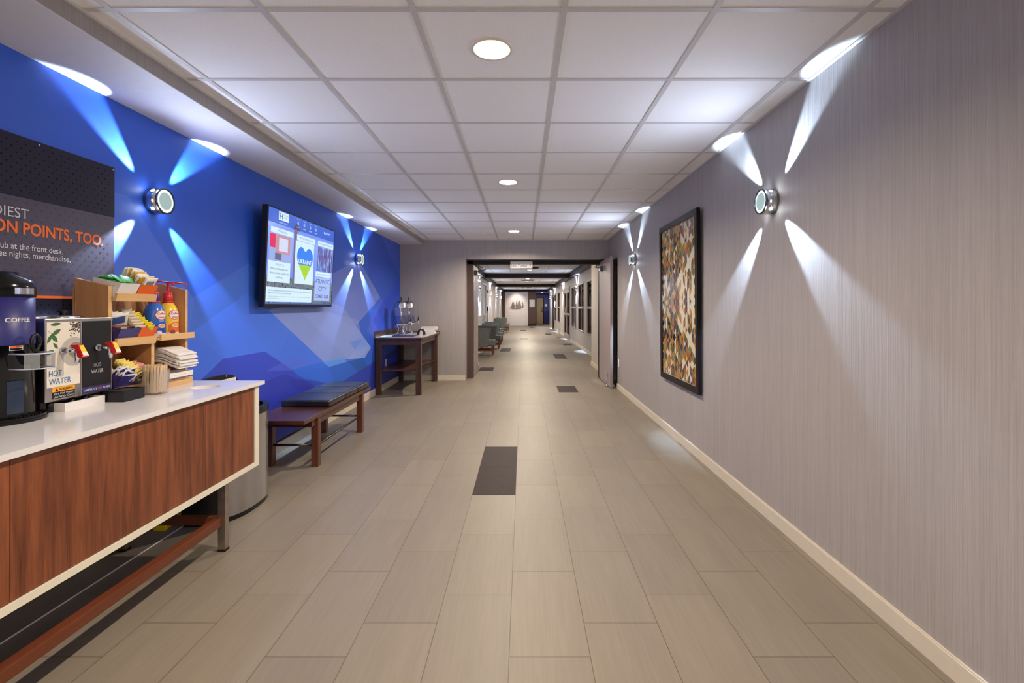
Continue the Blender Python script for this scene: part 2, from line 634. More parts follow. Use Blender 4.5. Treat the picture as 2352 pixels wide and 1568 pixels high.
# ------------------------------------------------------------------ room shell
XL, XR, YE = -2.21, 1.52, 8.79
YB = -4.0
ZC = 2.513
ZS = 2.426                          # underside of the soffit on the left
XS = -1.785
CL, CR = -1.5, 1.82                 # corridor walls
YF = 34.2                           # far wall of the corridor
struct(bx(-2.5, 2.3, YB, 38.6, -0.1, 0.0).build('floor', MFLOOR, origin=(0, 0, 0)), 'beige rectangular tile floor with thin brown joints', 'floor')
fl = bpy.data.objects['floor']
mdt = MATS.setdefault('dark_tile', None)
m_, nt_, b_ = mk('floor_tile_dark')
nt_.links.new(ramp(nt_, noise(nt_, scaled(nt_, pos(nt_), (160, 20, 1)), 1.0, 3, 0.6), [(0.35, S(36, 26, 24)), (0.65, S(54, 41, 37))]), b_.inputs['Base Color'])
b_.inputs['Roughness'].default_value = 0.6
b_.inputs['Specular IOR Level'].default_value = 0.15
MDTILE = m_
del MATS['dark_tile']
for x0, y0, n in ((-0.3582, 3.427, 2), (0.5460, 7.555, 1), (0.8215, 12.5, 2), (1.385, 16.9, 1), (1.06, 23.2, 2), (-0.695, 14.45, 2),
                  (-0.93, 10.09, 1), (-0.125, 20.0, 1), (-0.16, 27.0, 2), (0.41, 30.9, 2)):
    for k in range(n):
        MB().box(x0 + 0.0016, x0 + 0.3032, y0 + k * 0.5935 + 0.0016, y0 + (k + 1) * 0.5935 - 0.0016, 0.0, 0.0012).build('dark_tile', MDTILE, fl)

struct(bx(XL - 0.15, XL, YB, YE + 0.4, 0, 2.62).build('wall_left', MMURAL, origin=(0, 0, 0)), 'blue wall printed with overlapping polygons')
m = MB()
m.box(XR, XR + 0.25, YB, 7.94, 0, 2.62)
m.box(XR, XR + 0.25, 7.94, YE, 2.105, 2.62)
m.box(XR + 0.14, XR + 0.25, 7.94, YE + 0.02, 0, 2.105)
struct(m.build('wall_right', MWALLP, origin=(0, 0, 0)), 'taupe wallpaper wall with fine vertical strands')
m = MB()
m.box(XL - 0.15, -1.035, YE, 9.25, 0, 2.62)
m.box(-1.035, 1.50, YE, 9.25, 2.171, 2.62)
m.box(1.50, 2.1, YE, 9.25, 0, 2.62)
struct(m.build('wall_back', MWALLP, origin=(0, 0, 0)), 'taupe end wall around the corridor doorway')
# soffit along the blue wall: taupe face, white underside
m = MB()
m.box(XL, XS, YB, YE, ZS + 0.004, 2.62)
m.mi = 1
m.box(XL, XS + 0.002, YB, YE, ZS, ZS + 0.004)
m.mi = 2
m.box(XS, XS + 0.012, YB, YE, ZC - 0.012, ZC + 0.01)
struct(m.build('trim_1', [MWALLP, MWHITE, MGRID], origin=(0, 0, 0)), 'boxed soffit above the blue wall, white underside', 'soffit')

DL = [(-0.147, 2.294), (-0.147, 4.73), (-0.150, 7.80)]
DLB = [(-0.147, -0.15), (-0.147, -2.6)]  # unseen downlights continuing the row, added for fill
m = MB()
m.holed([(XS, YB), (XR, YB), (XR, YE), (XS, YE)], [(x, y, 0.082) for x, y in DL + DLB], ZC, 40)
ce = struct(m.build('ceiling', MCEIL, origin=(0, 0, 0), normals=False), 'white lay-in tile ceiling of the near room', 'ceiling')
m = MB()
for k in range(-5, 6):
    x = 0.165 + 0.61 * k
    if XS + 0.05 < x < XR - 0.02:
        m.box(x - 0.0125, x + 0.0125, YB, YE, ZC - 0.005, ZC + 0.004)
k = -9
while True:
    y = 1.984 + 0.61 * k
    k += 1
    if y > YE - 0.05:
        break
    m.box(XS, XR, y - 0.0125, y + 0.0125, ZC - 0.0045, ZC + 0.004)
m.box(XR - 0.02, XR, YB, YE, ZC - 0.006, ZC + 0.004)
m.box(XS, XR, YE - 0.014, YE, ZC - 0.006, ZC + 0.004)
struct(m.build('trim_2', MGRID, origin=(0, 0, 0)), 'white metal grid carrying the ceiling tiles', 'ceiling grid')

# baseboards
def baseboard(name, boxes, label, h=0.082):
    m = MB()
    for b in boxes:
        m.box(*b, 0, h - 0.006)
        x0, x1, y0, y1 = b
        if x1 - x0 < y1 - y0:
            m.box(x0 if x0 > 0 else x0, x1 - 0.004 if x0 < 0 else x1, y0, y1, h - 0.006, h) if x0 < 0 else m.box(x0 + 0.004, x1, y0, y1, h - 0.006, h)
        else:
            m.box(x0, x1, y0 + 0.004, y1, h - 0.006, h)
    return struct(m.build(name, MBASE, origin=(0, 0, 0)), label, 'baseboard')
baseboard('baseboard_right', [(XR - 0.012, XR, YB, 7.94)], 'cream baseboard along the right wall')
baseboard('baseboard_left', [(XL, XL + 0.012, YB, YE)], 'cream baseboard along the blue wall', 0.1)
baseboard('baseboard_back', [(XL + 0.012, -1.035, YE - 0.012, YE), (1.50, XR + 0.14, YE - 0.012, YE)], 'cream baseboard on the end wall', 0.09)

# ------------------------------------------------------------------ doorway
m = MB()
m.box(-1.035, -0.925, 9.03, 9.22, 0, 2.162)
m.mi = 1
m.box(-1.03, -0.925, 9.03, 9.22, 2.098, 2.162)
m.box(-0.925, 1.40, 9.03, 9.22, 2.098, 2.162)
m.box(1.40, 1.50, 9.06, 9.22, 0, 2.162)
struct(m.build('trim_3', [MBROWN, MDARK], origin=(0, 0, 0)), 'dark brown metal frame of the double doorway', 'door frame')

sg = thing('hanging_sign', 'white rectangular direction sign with an arrow on the doorway head', 'sign', (-0.033, 9.02, 2.02))
bx(-0.238, 0.168, 9.012, 9.024, 2.022, 2.145, bev=0.002).build('sign_panel', MWHITEP, sg)
MINK = plain('ink_grey', S(62, 60, 66), 0.6, var=0)
text('East Tower', sg, (-0.228, 9.0112, 2.052), (1, 0, 0), (0, 0, 1), 0.05, 0.305, MINK)
m = MB()
m.box(0.125, 0.131, 9.0105, 9.0115, 2.052, 2.10)
m.prism([(0.128, 2.106), (0.147, 2.084), (0.141, 2.082), (0.128, 2.097), (0.115, 2.082), (0.109, 2.084)], 'Y', 9.0105, 9.0115)
m.build('arrow', MINK, sg)

MDOOR = plain('door_taupe', S(150, 136, 134), 0.42, var=0.03)
MEDGE = plain('door_edge', S(168, 164, 176), 0.35)
def door_closer(par, pts, body):
    m = MB()
    m.tube(pts, 0.008, 8)
    m.box(*body, bev=0.004)
    return m.build('door_closer', plain('hardware_dark', S(84, 78, 76), 0.35, 0.8), par)
dr = thing('door_1', 'taupe door leaf folded open against the right wall', 'door', (1.42, 9.08, 0))
dr['kind'] = 'structure'
m = bx(1.40, 1.446, 7.92, 9.06, 0.012, 2.128, bev=0.002)
m.build('leaf', MDOOR, dr)
MB().tube([(1.392, 8.15, 0.20), (1.375, 8.12, 0.10), (1.372, 8.10, 0.03)], 0.009).cyl((1.372, 8.10, 0.002), (1.372, 8.10, 0.03), 0.016).box(1.386, 1.40, 8.12, 8.18, 0.16, 0.24).build('door_holder', MCHROME, dr)
door_closer(dr, [(1.37, 8.75, 2.0), (1.30, 8.9, 2.03), (1.36, 9.03, 2.08)], (1.345, 1.40, 8.62, 8.82, 1.95, 2.03))
dl = thing('door_2', 'taupe door leaf swung open into the corridor on the left', 'door', (-0.95, 9.22, 0))
dl['kind'] = 'structure'
bx(-0.975, -0.93, 9.23, 10.12, 0.012, 2.10, bev=0.002).build('leaf', MDOOR, dl)
for z in (0.35, 1.15, 1.85):
    bx(-0.93, -0.922, 9.19, 9.26, z - 0.07, z + 0.07).build('hinge', MSTEEL, dl)
MB().tube([(-0.925, 9.95, 0.2), (-0.905, 9.97, 0.1), (-0.90, 9.98, 0.03)], 0.009).cyl((-0.90, 9.98, 0.002), (-0.90, 9.98, 0.03), 0.015).build('door_holder', MCHROME, dl)
door_closer(dl, [(-0.89, 9.4, 1.98), (-0.72, 9.45, 2.03), (-0.86, 9.25, 2.10)], (-0.93, -0.87, 9.33, 9.50, 1.92, 2.01))
bx(-0.9305, -0.9285, 9.30, 9.36, 1.62, 1.78).build('door_label', MPAPER, dl)

# ------------------------------------------------------------------ corridor shell
def wall_holes(xa, xb, y0, y1, z1, holes):
    m = MB()
    y = y0
    for a, b, c, d in sorted(holes):
        m.box(xa, xb, y, a, 0, z1)
        if c > 0:
            m.box(xa, xb, a, b, 0, c)
        m.box(xa, xb, a, b, d, z1)
        y = b
    m.box(xa, xb, y, y1, 0, z1)
    return m
LW = [(14.3, 17.28, 0.99, 2.22), (18.3, 19.95, 0.99, 2.22)]
RW = [(12.3, 13.98, 0.54, 2.06), (14.75, 16.2, 0.54, 2.06), (16.9, 18.5, 0.54, 2.06), (19.2, 21.9, 0.0, 2.12), (24.2, 26.0, 0.54, 2.06), (27.0, 28.7, 0.54, 2.06)]
struct(wall_holes(CL - 0.2, CL, 9.25, YF, 2.62, LW).build('wall_corridor_left', MWALLC, origin=(0, 0, 0)), 'cream wallpaper wall on the left of the corridor')
m = wall_holes(CR, CR + 0.2, 11.2, YF, 2.62, RW)
struct(m.build('wall_corridor_right', MWALLC, origin=(0, 0, 0)), 'cream wallpaper wall with dark windows on the right of the corridor')
struct(bx(1.55, CR + 0.2, 9.25, 11.2, 0, 2.62).build('wall_corridor_near', MWALLC, origin=(0, 0, 0)), 'short cream wall just past the right door leaf')
m = MB()
m.box(CL - 0.1, -1.263, YF, YF + 0.2, 0, 2.62)
m.box(0.324, 0.90, YF, YF + 0.2, 0, 2.62)
m.mi = 1
m.box(-1.263, 0.324, YF + 0.01, YF + 0.2, 0, 2.62)
m_, nt_, b_ = mk('white_block')
br = nt_.nodes.new('ShaderNodeTexBrick')
nt_.links.new(V_(nt_, 'MULTIPLY', pos(nt_), (1, 1, 1)), br.inputs['Vector'])
rot = nt_.nodes.new('ShaderNodeMapping')
rot.inputs['Rotation'].default_value = (R(90), 0, 0)
nt_.links.new(pos(nt_), rot.inputs[0])
nt_.links.new(rot.outputs[0], br.inputs['Vector'])
br.inputs['Scale'].default_value = 2.4
br.inputs['Color1'].default_value = S(216, 205, 200)
br.inputs['Color2'].default_value = S(222, 212, 208)
br.inputs['Mortar'].default_value = S(206, 196, 192)
br.inputs['Mortar Size'].default_value = 0.012
nt_.links.new(br.outputs['Color'], b_.inputs['Base Color'])
b_.inputs['Roughness'].default_value = 0.6
MBLOCK = m_
MBRWALL = plain('brown_wall', S(86, 60, 50), 0.6)
struct(m.build('wall_far', [MBRWALL, MBLOCK], origin=(0, 0, 0)), 'far wall of white block between brown panels')
MBLUEW = plain('blue_paint', S(46, 58, 130), 0.5)
MBLUED = plain('deep_blue_paint', S(22, 28, 96), 0.5)
m = MB()
m.box(0.90, CR + 0.3, 38.2, 38.4, 0, 2.62)
m.box(0.85, 0.90, YF + 0.2, 38.2, 0, 2.62)
m.box(CR + 0.12, CR + 0.3, YF, 38.2, 0, 2.62)
m.mi = 1
m.prism([(1.56, 0.0), (1.94, 0.0), (1.94, 1.1), (1.56, 0.9)], 'Y', 38.19, 38.2)
struct(m.build('wall_alcove', [MBLUEW, MBLUED], origin=(0, 0, 0)), 'blue alcove wall at the end of the corridor')
m = MB()
m.box(CL, CR, 9.25, YF, 2.53, 2.6)
m.box(0.9, CR + 0.12, YF, 38.2, 2.40, 2.6)
struct(m.build('ceiling_corridor', MCEIL, origin=(0, 0, 0)), 'white tile ceiling of the corridor', 'ceiling')
m = MB()
for k in range(-3, 4):
    x = 0.165 + 0.61 * k
    if CL + 0.2 < x < CR - 0.2:
        m.box(x - 0.012, x + 0.012, 9.25, YF, 2.526, 2.531)
for k in range(0, 41):
    y = 9.4 + 0.61 * k
    m.box(CL + 0.1, CR - 0.15, y - 0.012, y + 0.012, 2.5265, 2.531)
struct(m.build('trim_4', MGRID, origin=(0, 0, 0)), 'metal grid of the corridor ceiling', 'ceiling grid')
MSOFF = plain('soffit_grey', S(120, 108, 106), 0.6)
m = MB()
for y in (9.7, 17.9, 25.9, 33.95):
    m.box(CL, CR, y, y + 0.25, 2.38, 2.54)
m.mi = 1
m.box(CL, CL + 0.12, 9.25, YF, 2.38, 2.54)
m.box(CR - 0.155, CR, 9.25, YF, 2.38, 2.54)
m.mi = 0
m.box(CL + 0.12, CL + 0.126, 9.25, YF, 2.37, 2.54)
m.box(CR - 0.161, CR - 0.155, 9.25, YF, 2.37, 2.54)
struct(m.build('trim_5', [MDARK, MSOFF], origin=(0, 0, 0)), 'dark brown beams crossing the corridor ceiling', 'beam')
baseboard('baseboard_corridor', [(CR - 0.012, CR, 11.2, 19.15), (CR - 0.012, CR, 21.95, YF), (CL, CL + 0.012, 9.25, YF), (1.538, 1.55, 9.25, 11.2)], 'cream baseboards of the corridor', 0.09)
struct(bx(0.324, 0.9, YF - 0.012, YF, 0, 0.11).build('baseboard_far', MDARK, origin=(0, 0, 0)), 'dark baseboard under the brown panel', 'baseboard')

# windows of the corridor
MFR = plain('window_frame_grey', S(150, 138, 134), 0.45)
MBLIND = plain('blind_lit_blue', S(176, 190, 226), 0.6)  # white blinds; the bluish wall light is put into the colour
wi = 0
for a, b, c, d in RW:
    if c == 0.0:
        continue
    wi += 1
    m = MB()
    x0, x1 = CR - 0.015, CR + 0.06
    t = 0.045
    m.box(x0, x1, a, a + t, c, d); m.box(x0, x1, b - t, b, c, d)
    m.box(x0, x1, a + t, b - t, c, c + t); m.box(x0, x1, a + t, b - t, d - t, d)
    m.box(x0, x1, a + t, b - t, 1.26, 1.33)
    m.box(x0 + 0.02, x1, (a + b) / 2 - 0.025, (a + b) / 2 + 0.025, c + t, d - t)
    wo = struct(m.build('window_%d' % wi, MFR, origin=(CR, (a + b) / 2, c)), 'dark window with grey frame, number %s from the doorway on the right' % ['one', 'two', 'three', 'four', 'five'][wi - 1], 'window')
    g = MB().box(CR + 0.02, CR + 0.028, a + t, b - t, c + t, d - t)
    g.bm.transform(Matrix.Translation(-Vector((CR, (a + b) / 2, c))))
    g.build('pane', MDGLASS, wo, local=True)
for a, b, c, d in LW:
    wi += 1
    m = MB()
    m.box(CL - 0.12, CL + 0.01, a, a + 0.05, c, d); m.box(CL - 0.12, CL + 0.01, b - 0.05, b, c, d)
    m.box(CL - 0.12, CL + 0.02, a, b, c, c + 0.04); m.box(CL - 0.12, CL + 0.01, a, b, d - 0.05, d)
    wo = struct(m.build('window_%d' % wi, MWHITEP, origin=(CL, (a + b) / 2, c)), 'left corridor window with white blind tinted blue for the wall light, %s' % ('nearer one' if a < 16 else 'farther one'), 'window')
    g = MB()
    n = 26
    for i in range(n):
        z = c + 0.05 + (d - c - 0.1) * i / n
        g.box(CL - 0.07, CL - 0.05, a + 0.05, b - 0.05, z, z + (d - c - 0.1) / n * 0.9)
    g.bm.transform(Matrix.Translation(-Vector((CL, (a + b) / 2, c))))
    g.build('blind', MBLIND, wo, local=True)
# glazed double door
m = MB()
y0, y1 = 19.2, 21.9
ym = (y0 + y1) / 2
x0, x1 = CR - 0.02, CR + 0.06
m.box(x0, x1, y0, y0 + 0.1, 0, 2.12); m.box(x0, x1, y1 - 0.1, y1, 0, 2.12); m.box(x0, x1, y0 + 0.1, y1 - 0.1, 2.03, 2.12)
d3 = struct(m.build('door_3', MFR, origin=(CR, ym, 0)), 'glazed double door on the right of the corridor', 'door')
for s in (0, 1):
    ya, yb = (y0 + 0.11, ym - 0.005) if s == 0 else (ym + 0.005, y1 - 0.11)
    m = MB()
    m.box(x0 + 0.01, x1 - 0.01, ya, ya + 0.12, 0.02, 2.02); m.box(x0 + 0.01, x1 - 0.01, yb - 0.12, yb, 0.02, 2.02)
    m.box(x0 + 0.01, x1 - 0.01, ya + 0.12, yb - 0.12, 0.02, 0.2); m.box(x0 + 0.01, x1 - 0.01, ya + 0.12, yb - 0.12, 1.9, 2.02)
    m.box(x0 + 0.01, x1 - 0.01, ya + 0.12, yb - 0.12, 0.98, 1.06)
    lf = m.xf(Matrix.Translation((-CR, -ym, 0))).build('leaf', MFR, d3, local=True)
    MB().box(CR + 0.01, CR + 0.02, ya + 0.12, yb - 0.12, 0.2, 1.9).xf(Matrix.Translation((-CR, -ym, 0))).build('pane', MDGLASS, lf, local=True)
    yh = yb - 0.08 if s == 0 else ya + 0.08
    MB().cyl((CR - 0.05, yh, 0.9), (CR - 0.05, yh, 1.3), 0.012).cyl((CR - 0.05, yh, 0.92), (CR, yh, 0.92), 0.01).cyl((CR - 0.05, yh, 1.28), (CR, yh, 1.28), 0.01).xf(Matrix.Translation((-CR, -ym, 0))).build('handle', MCHROME, lf, local=True)
m = bx(CR - 0.03, CR + 0.0, 29.2, 30.3, 0.0, 2.05)
struct(m.build('door_4', MDARK), 'narrow dark door far down on the right', 'door')
# alcove door
m = MB()
m.box(0.97, 1.03, 38.12, 38.2, 0, 2.1); m.box(1.53, 1.60, 38.12, 38.2, 0, 2.1); m.box(1.03, 1.53, 38.12, 38.2, 2.02, 2.1)
d5 = struct(m.build('door_5', MDARK, origin=(1.28, 38.15, 0)), 'tan door in the blue alcove at the far end', 'door')
MTAN = plain('tan_door', S(150, 132, 100), 0.5)
MB().box(1.03, 1.53, 38.15, 38.19, 0.01, 2.02).xf(Matrix.Translation((-1.28, -38.15, 0))).build('leaf', MTAN, d5, local=True)
MB().cyl((1.47, 38.15, 1.02), (1.47, 38.08, 1.02), 0.03).cyl((1.47, 38.1, 1.02), (1.37, 38.1, 1.02), 0.014).cyl((1.47, 38.15, 1.2), (1.47, 38.11, 1.2), 0.035).xf(Matrix.Translation((-1.28, -38.15, 0))).build('handle', MDARK, d5, local=True)
struct(bx(0.9, CR + 0.12, YF + 0.0, 38.2, 0.0, 0.004).build('trim_6', plain('brown_carpet', S(84, 62, 48), 0.9), origin=(0, 0, 0)), 'brown carpet on the alcove floor', 'carpet')

# ------------------------------------------------------------------ downlights
MCAN = plain('downlight_cone', S(246, 240, 226), 0.6, var=0, spec=0.1)
MBULB = emis('downlight_bulb', (1.0, 0.90, 0.70, 1), 5.0)
MTRIM = plain('downlight_trim', S(226, 216, 196), 0.4, var=0)
def downlight(x, y, z, label, watts, group, deep=True):
    t = thing('downlight', label, 'ceiling light', (x, y, z), group=group)
    MB().lathe((x, y, z), (0, 0, 1), [(0.078, 0.0), (0.078, -0.004), (0.098, -0.005), (0.10, 0.0)], 40).build('trim_ring', MTRIM, t)
    if deep:
        MB().lathe((x, y, z), (0, 0, 1), [(0.079, 0.0), (0.062, 0.075), (0.05, 0.10), (0.0, 0.10)], 40).build('reflector', MCAN, t)
        MB().lathe((x, y, z), (0, 0, 1), [(0.0, 0.032), (0.026, 0.034), (0.042, 0.045), (0.045, 0.06), (0.03, 0.098)], 28).build('bulb', MBULB, t)
        lamp('AREA', 'lamp_light', t, (x, y, z + 0.024), watts, WARM, 0.09, aim=(0, 0, -1))
    else:
        MB().lathe((x, y, z), (0, 0, 1), [(0.078, -0.002), (0.04, -0.012), (0.0, -0.014)], 24).build('lens', MBULB, t)
        lamp('AREA', 'lamp_light', t, (x, y, z - 0.02), watts, WARM, 0.13, aim=(0, 0, -1))
    return t
for (x, y), wt_, l in zip(DL, (0.95, 1.25, 1.5), ('largest recessed downlight, nearest in the near ceiling', 'middle downlight of the near ceiling, between two others', 'farthest downlight of the near ceiling, just before the end wall')):
    downlight(x, y, ZC, l, DOWN_W * wt_, 'recessed downlights of the near room')
for x, y in DLB:
    downlight(x, y, ZC, 'unseen recessed downlight added behind the camera as fill', DOWN_W * 1.2, 'unseen fill downlights behind the camera')
for i, (x, y) in enumerate(((0.2, 11.2), (0.21, 16.15), (0.19, 21.2), (0.18, 23.6), (0.16, 26.8), (0.14, 31.3))):
    downlight(x, y, 2.53, 'small round corridor ceiling light, %s from the doorway' % ['first', 'second', 'third', 'fourth', 'fifth', 'sixth'][i], CORR_W, 'corridor ceiling lights', False)
downlight(1.40, 36.3, 2.40, 'small round ceiling light added to brighten the blue alcove before the tan door', 30, 'corridor ceiling lights', False)  # lamp added because the alcove was too dark
t = thing('accent_spotlight', 'small spotlight in the ceiling above the sailing boat sculpture', 'ceiling light', (-0.47, 33.2, 2.53))
MB().cyl((-0.47, 33.2, 2.53), (-0.47, 33.2, 2.512), 0.05, 0.045).build('spot_housing', MTRIM, t)
lamp('SPOT', 'accent_light', t, (-0.47, 33.2, 2.5), 60, (1, 0.9, 0.78), 0.03, aim=(0, 0.95, -0.9), spot_size=R(70), spot_blend=0.8)
MVENT = plain('vent_grey', S(150, 142, 138), 0.5)
for i, y in enumerate((15.15, 22.2, 30.4)):
    t = thing('ceiling_vent', 'square slatted air vent in the corridor ceiling, %s one' % ['nearest', 'middle', 'farthest'][i], 'vent', (0.2, y, 2.53), group='corridor ceiling vents')
    m = MB()
    m.box(-0.1, 0.5, y - 0.3, y - 0.26, 2.515, 2.53); m.box(-0.1, 0.5, y + 0.26, y + 0.3, 2.515, 2.53)
    m.box(-0.1, -0.06, y - 0.26, y + 0.26, 2.515, 2.53); m.box(0.46, 0.5, y - 0.26, y + 0.26, 2.515, 2.53)
    m.build('frame', MVENT, t)
    for k in range(5):
        yy = y - 0.2 + k * 0.1
        MB().hexa([(-0.06, yy - 0.03, 2.515), (0.46, yy - 0.03, 2.515), (0.46, yy - 0.025, 2.515), (-0.06, yy - 0.025, 2.515),
                   (-0.06, yy + 0.01, 2.529), (0.46, yy + 0.01, 2.529), (0.46, yy + 0.015, 2.529), (-0.06, yy + 0.015, 2.529)]).build('slat', MDARK, t)

# ------------------------------------------------------------------ wall sconces
MLED = emis('led_lens', (0.85, 0.95, 1.0, 1), 40.0)
MFROST = plain('frosted_glass', S(150, 172, 166), 0.35, emit=0.45, var=0)
MFROST2 = plain('frosted_glass_edge', S(190, 214, 208), 0.35, emit=0.9, var=0)
MSRIM = plain('dark_chrome_rim', S(96, 104, 110), 0.2, 1.0, var=0)
def sconce(wx, y, z, side, label, watts, group):
    """side +1: on the left wall facing +X; -1: on the right wall facing -X"""
    r, D = 0.076, 0.080
    ax = (side, 0, 0)
    c = (wx, y, z)
    t = thing('wall_sconce', label, 'wall light', c, group=group)
    MB().lathe(c, ax, [(0.0, 0.0), (r, 0.0), (r, D - 0.006), (r - 0.004, D - 0.006)], 40).build('housing', MCHROME, t)
    MB().lathe(c, ax, [(r - 0.008, D - 0.008), (r + 0.001, D - 0.008), (r + 0.001, D), (r - 0.008, D)], 40).build('rim', MSRIM, t)
    m = MB()
    m.lathe(c, ax, [(0.0, D - 0.002), (0.052, D - 0.0022)], 36)
    m.mi = 1
    m.lathe(c, ax, [(0.052, D - 0.0022), (r - 0.008, D - 0.004)], 36)
    m.build('glass_face', [MFROST, MFROST2], t)
    for a in (45, 135, 225, 315):
        d = Vector((0, math.cos(R(a)), math.sin(R(a))))
        p = Vector(c) + Vector(ax) * 0.042
        MB().cyl(p + d * (r - 0.004), p + d * (r + 0.0015), 0.012, 0.010, 16).build('led', MLED, t)
        lamp('SPOT', 'beam_light', t, p + d * (r + 0.006), watts, COOL, 0.006,
             aim=d * math.cos(R(6)) - Vector(ax) * math.sin(R(6)), spot_size=R(26), spot_blend=0.7)
        lamp('SPOT', 'sconce_fill', t, p + d * (r + 0.007) + Vector(ax) * 0.02, SCONCE_W * SPILL, FILLC, 0.012, aim=d * 0.35 + Vector(ax) * 0.94, spot_size=R(160), spot_blend=1.0)  # wide cool fill aimed into the room, added for ambient light
    return t
GS = 'round chrome wall lights of the near room'
sconce(XR, 2.99, 1.95, -1, 'chrome round wall light nearest on the right taupe wall', SCONCE_W, GS)
sconce(XR, 6.67, 1.95, -1, 'chrome round wall light on the right wall past the framed art', SCONCE_W, GS)
sconce(XL, 2.93, 1.94, 1, 'chrome round wall light on the blue wall beside the dark poster', SCONCE_W, GS)
sconce(XL, 6.52, 1.94, 1, 'chrome round wall light on the blue wall right of the television', SCONCE_W, GS)
for i, y in enumerate((16.54, 22.2, 27.0, 32.0)):
    sconce(CL, y, 1.94, 1, 'small corridor wall light on the left wall, %s from the doorway' % ['first', 'second', 'third', 'fourth'][i], SCONCE_C, 'corridor wall lights')
for i, y in enumerate((16.54, 22.3, 28.2, 32.4)):
    sconce(CR, y, 1.94, -1, 'small corridor wall light on the right wall, %s from the doorway' % ['first', 'second', 'third', 'fourth'][i], SCONCE_C, 'corridor wall lights')

# ------------------------------------------------------------------ coffee counter
cb = thing('cabinet', 'long walnut fronted cabinet raised on metal legs along the blue wall', 'cabinet', (-1.9, 1.5, 0))
ZB = 0.379
ZTOP = 0.8705
m = MB()
m.box(XL + 0.03, -1.562, 2.865, 2.905, ZB, ZTOP - 0.021)
m.box(XL + 0.03, -1.562, 0.25, 0.29, ZB, ZTOP - 0.021)
m.box(XL + 0.03, -1.562, 0.29, 2.865, ZB, ZB + 0.026)
m.box(XL + 0.03, -1.58, 0.29, 2.865, ZTOP - 0.045, ZTOP - 0.022)
m.box(XL + 0.03, XL + 0.05, 0.29, 2.865, ZB, ZTOP - 0.022)
m.build('carcass', MIVORY, cb)
for a, b in ((0.30, 0.58), (0.58, 1.04), (1.04, 1.502), (1.502, 1.965), (1.965, 2.428), (2.428, 2.862)):
    bx(-1.588, -1.568, a + 0.0012, b - 0.0012, ZB + 0.028, ZTOP - 0.024, bev=0.001, seg=1).build('door', MWALNUT, cb)
MLEG = plain('worn_metal_leg', S(168, 154, 144), 0.3, 0.9, var=0.3)
for y in (2.632, 0.5):
    for x in (-1.636, -2.17):
        bx(x, x + 0.038, y, y + 0.036, 0.012, ZB).build('leg', MLEG, cb)
        bx(x - 0.002, x + 0.04, y - 0.002, y + 0.038, 0, 0.012).build('foot', MDARK, cb)
bx(-1.655, -1.612, 0.536, 2.632, 0.139, 0.184, bev=0.003).build('rail', MREDWOOD, cb)
bx(-2.13, -1.637, 2.634, 2.666, 0.139, 0.184, bev=0.003).build('rail', MREDWOOD, cb)
bx(-2.13, -1.637, 0.502, 0.534, 0.139, 0.184, bev=0.003).build('rail', MREDWOOD, cb)
m = MB()
m.holed([(XL + 0.014, 0.22), (-1.548, 0.22), (-1.548, 2.944), (XL + 0.014, 2.944)], [(-1.746, 2.704, 0.072)], ZTOP, 40, thick=0.0205)
ct = tag(m.build('countertop', MQUARTZ), 'glossy white stone worktop with a round waste hole on the walnut cabinet', 'countertop')

# ------------------------------------------------------------------ coffee urn
UX, UY = -2.03, 1.895
t = thing('coffee_urn', 'tall black and navy coffee urn with a tap, leftmost on the worktop', 'coffee urn', (UX, UY, ZTOP))
z = ZTOP
# D-shaped base plate
pts = []
for i in range(25):
    a = -PI / 2 + PI * i / 24
    pts.append((UX + 0.02 + 0.125 * math.cos(a), UY + 0.135 * math.sin(a)))
pts += [(UX - 0.10, UY + 0.135), (UX - 0.10, UY - 0.135)]
m = MB()
m.prism(pts, 'Z', z, z + 0.012)
m.prism([(UX + (x - UX) * 0.97, UY + (y - UY) * 0.97) for x, y in pts], 'Z', z + 0.012, z + 0.02)
m.build('base_plate', MBLACKG, t)
m = MB()
for i in range(7):
    m.box(UX + 0.062, UX + 0.125, UY - 0.048 + i * 0.015, UY - 0.042 + i * 0.015, z + 0.02, z + 0.024)
m.build('drip_grate', MBLACK, t)
MB().lathe((UX, UY, z), (0, 0, 1), [(0.108, 0.02), (0.108, 0.295), (0.109, 0.295), (0, 0.295)], 44).build('lower_body', MBLACKG, t)
MB().lathe((UX, UY, z), (0, 0, 1), [(0.107, 0.295), (0.107, 0.48), (0, 0.48)], 44).build('band', plain('urn_navy', S(40, 38, 108), 0.4), t)
MB().lathe((UX, UY, z), (0, 0, 1), [(0.1085, 0.48), (0.110, 0.487), (0.110, 0.515), (0.100, 0.545), (0.064, 0.562), (0.06, 0.576), (0, 0.578)], 44).build('lid', MBLACKG, t)
def wrapper(cx, cy, r, ang, zb):
    def f(a, b):
        th = ang + a / r
        return (cx + r * math.cos(th), cy + r * math.sin(th), zb + b)
    return f
def patch(cx, cy, r, a0, a1, z0, z1, n=10):
    m = MB()
    for i in range(n):
        t0, t1 = a0 + (a1 - a0) * i / n, a0 + (a1 - a0) * (i + 1) / n
        m.poly([(cx + r * math.cos(t0), cy + r * math.sin(t0), z0), (cx + r * math.cos(t1), cy + r * math.sin(t1), z0),
                (cx + r * math.cos(t1), cy + r * math.sin(t1), z1), (cx + r * math.cos(t0), cy + r * math.sin(t0), z1)])
    return m
text('COFFEE', t, (0, 0, 0), (1, 0, 0), (0, 0, 1), 0.0165, 0.082, MPAPER, weight=0.02, wrap=wrapper(UX, UY, 0.1076, R(-32), z + 0.383))
patch(UX, UY, 0.1105, R(-18), R(22), z + 0.489, z + 0.513).build('silver_label', MSTEEL, t)
patch(UX, UY, 0.1093, R(-26), R(-4), z + 0.275, z + 0.293).build('warning_label', MPAPER, t)
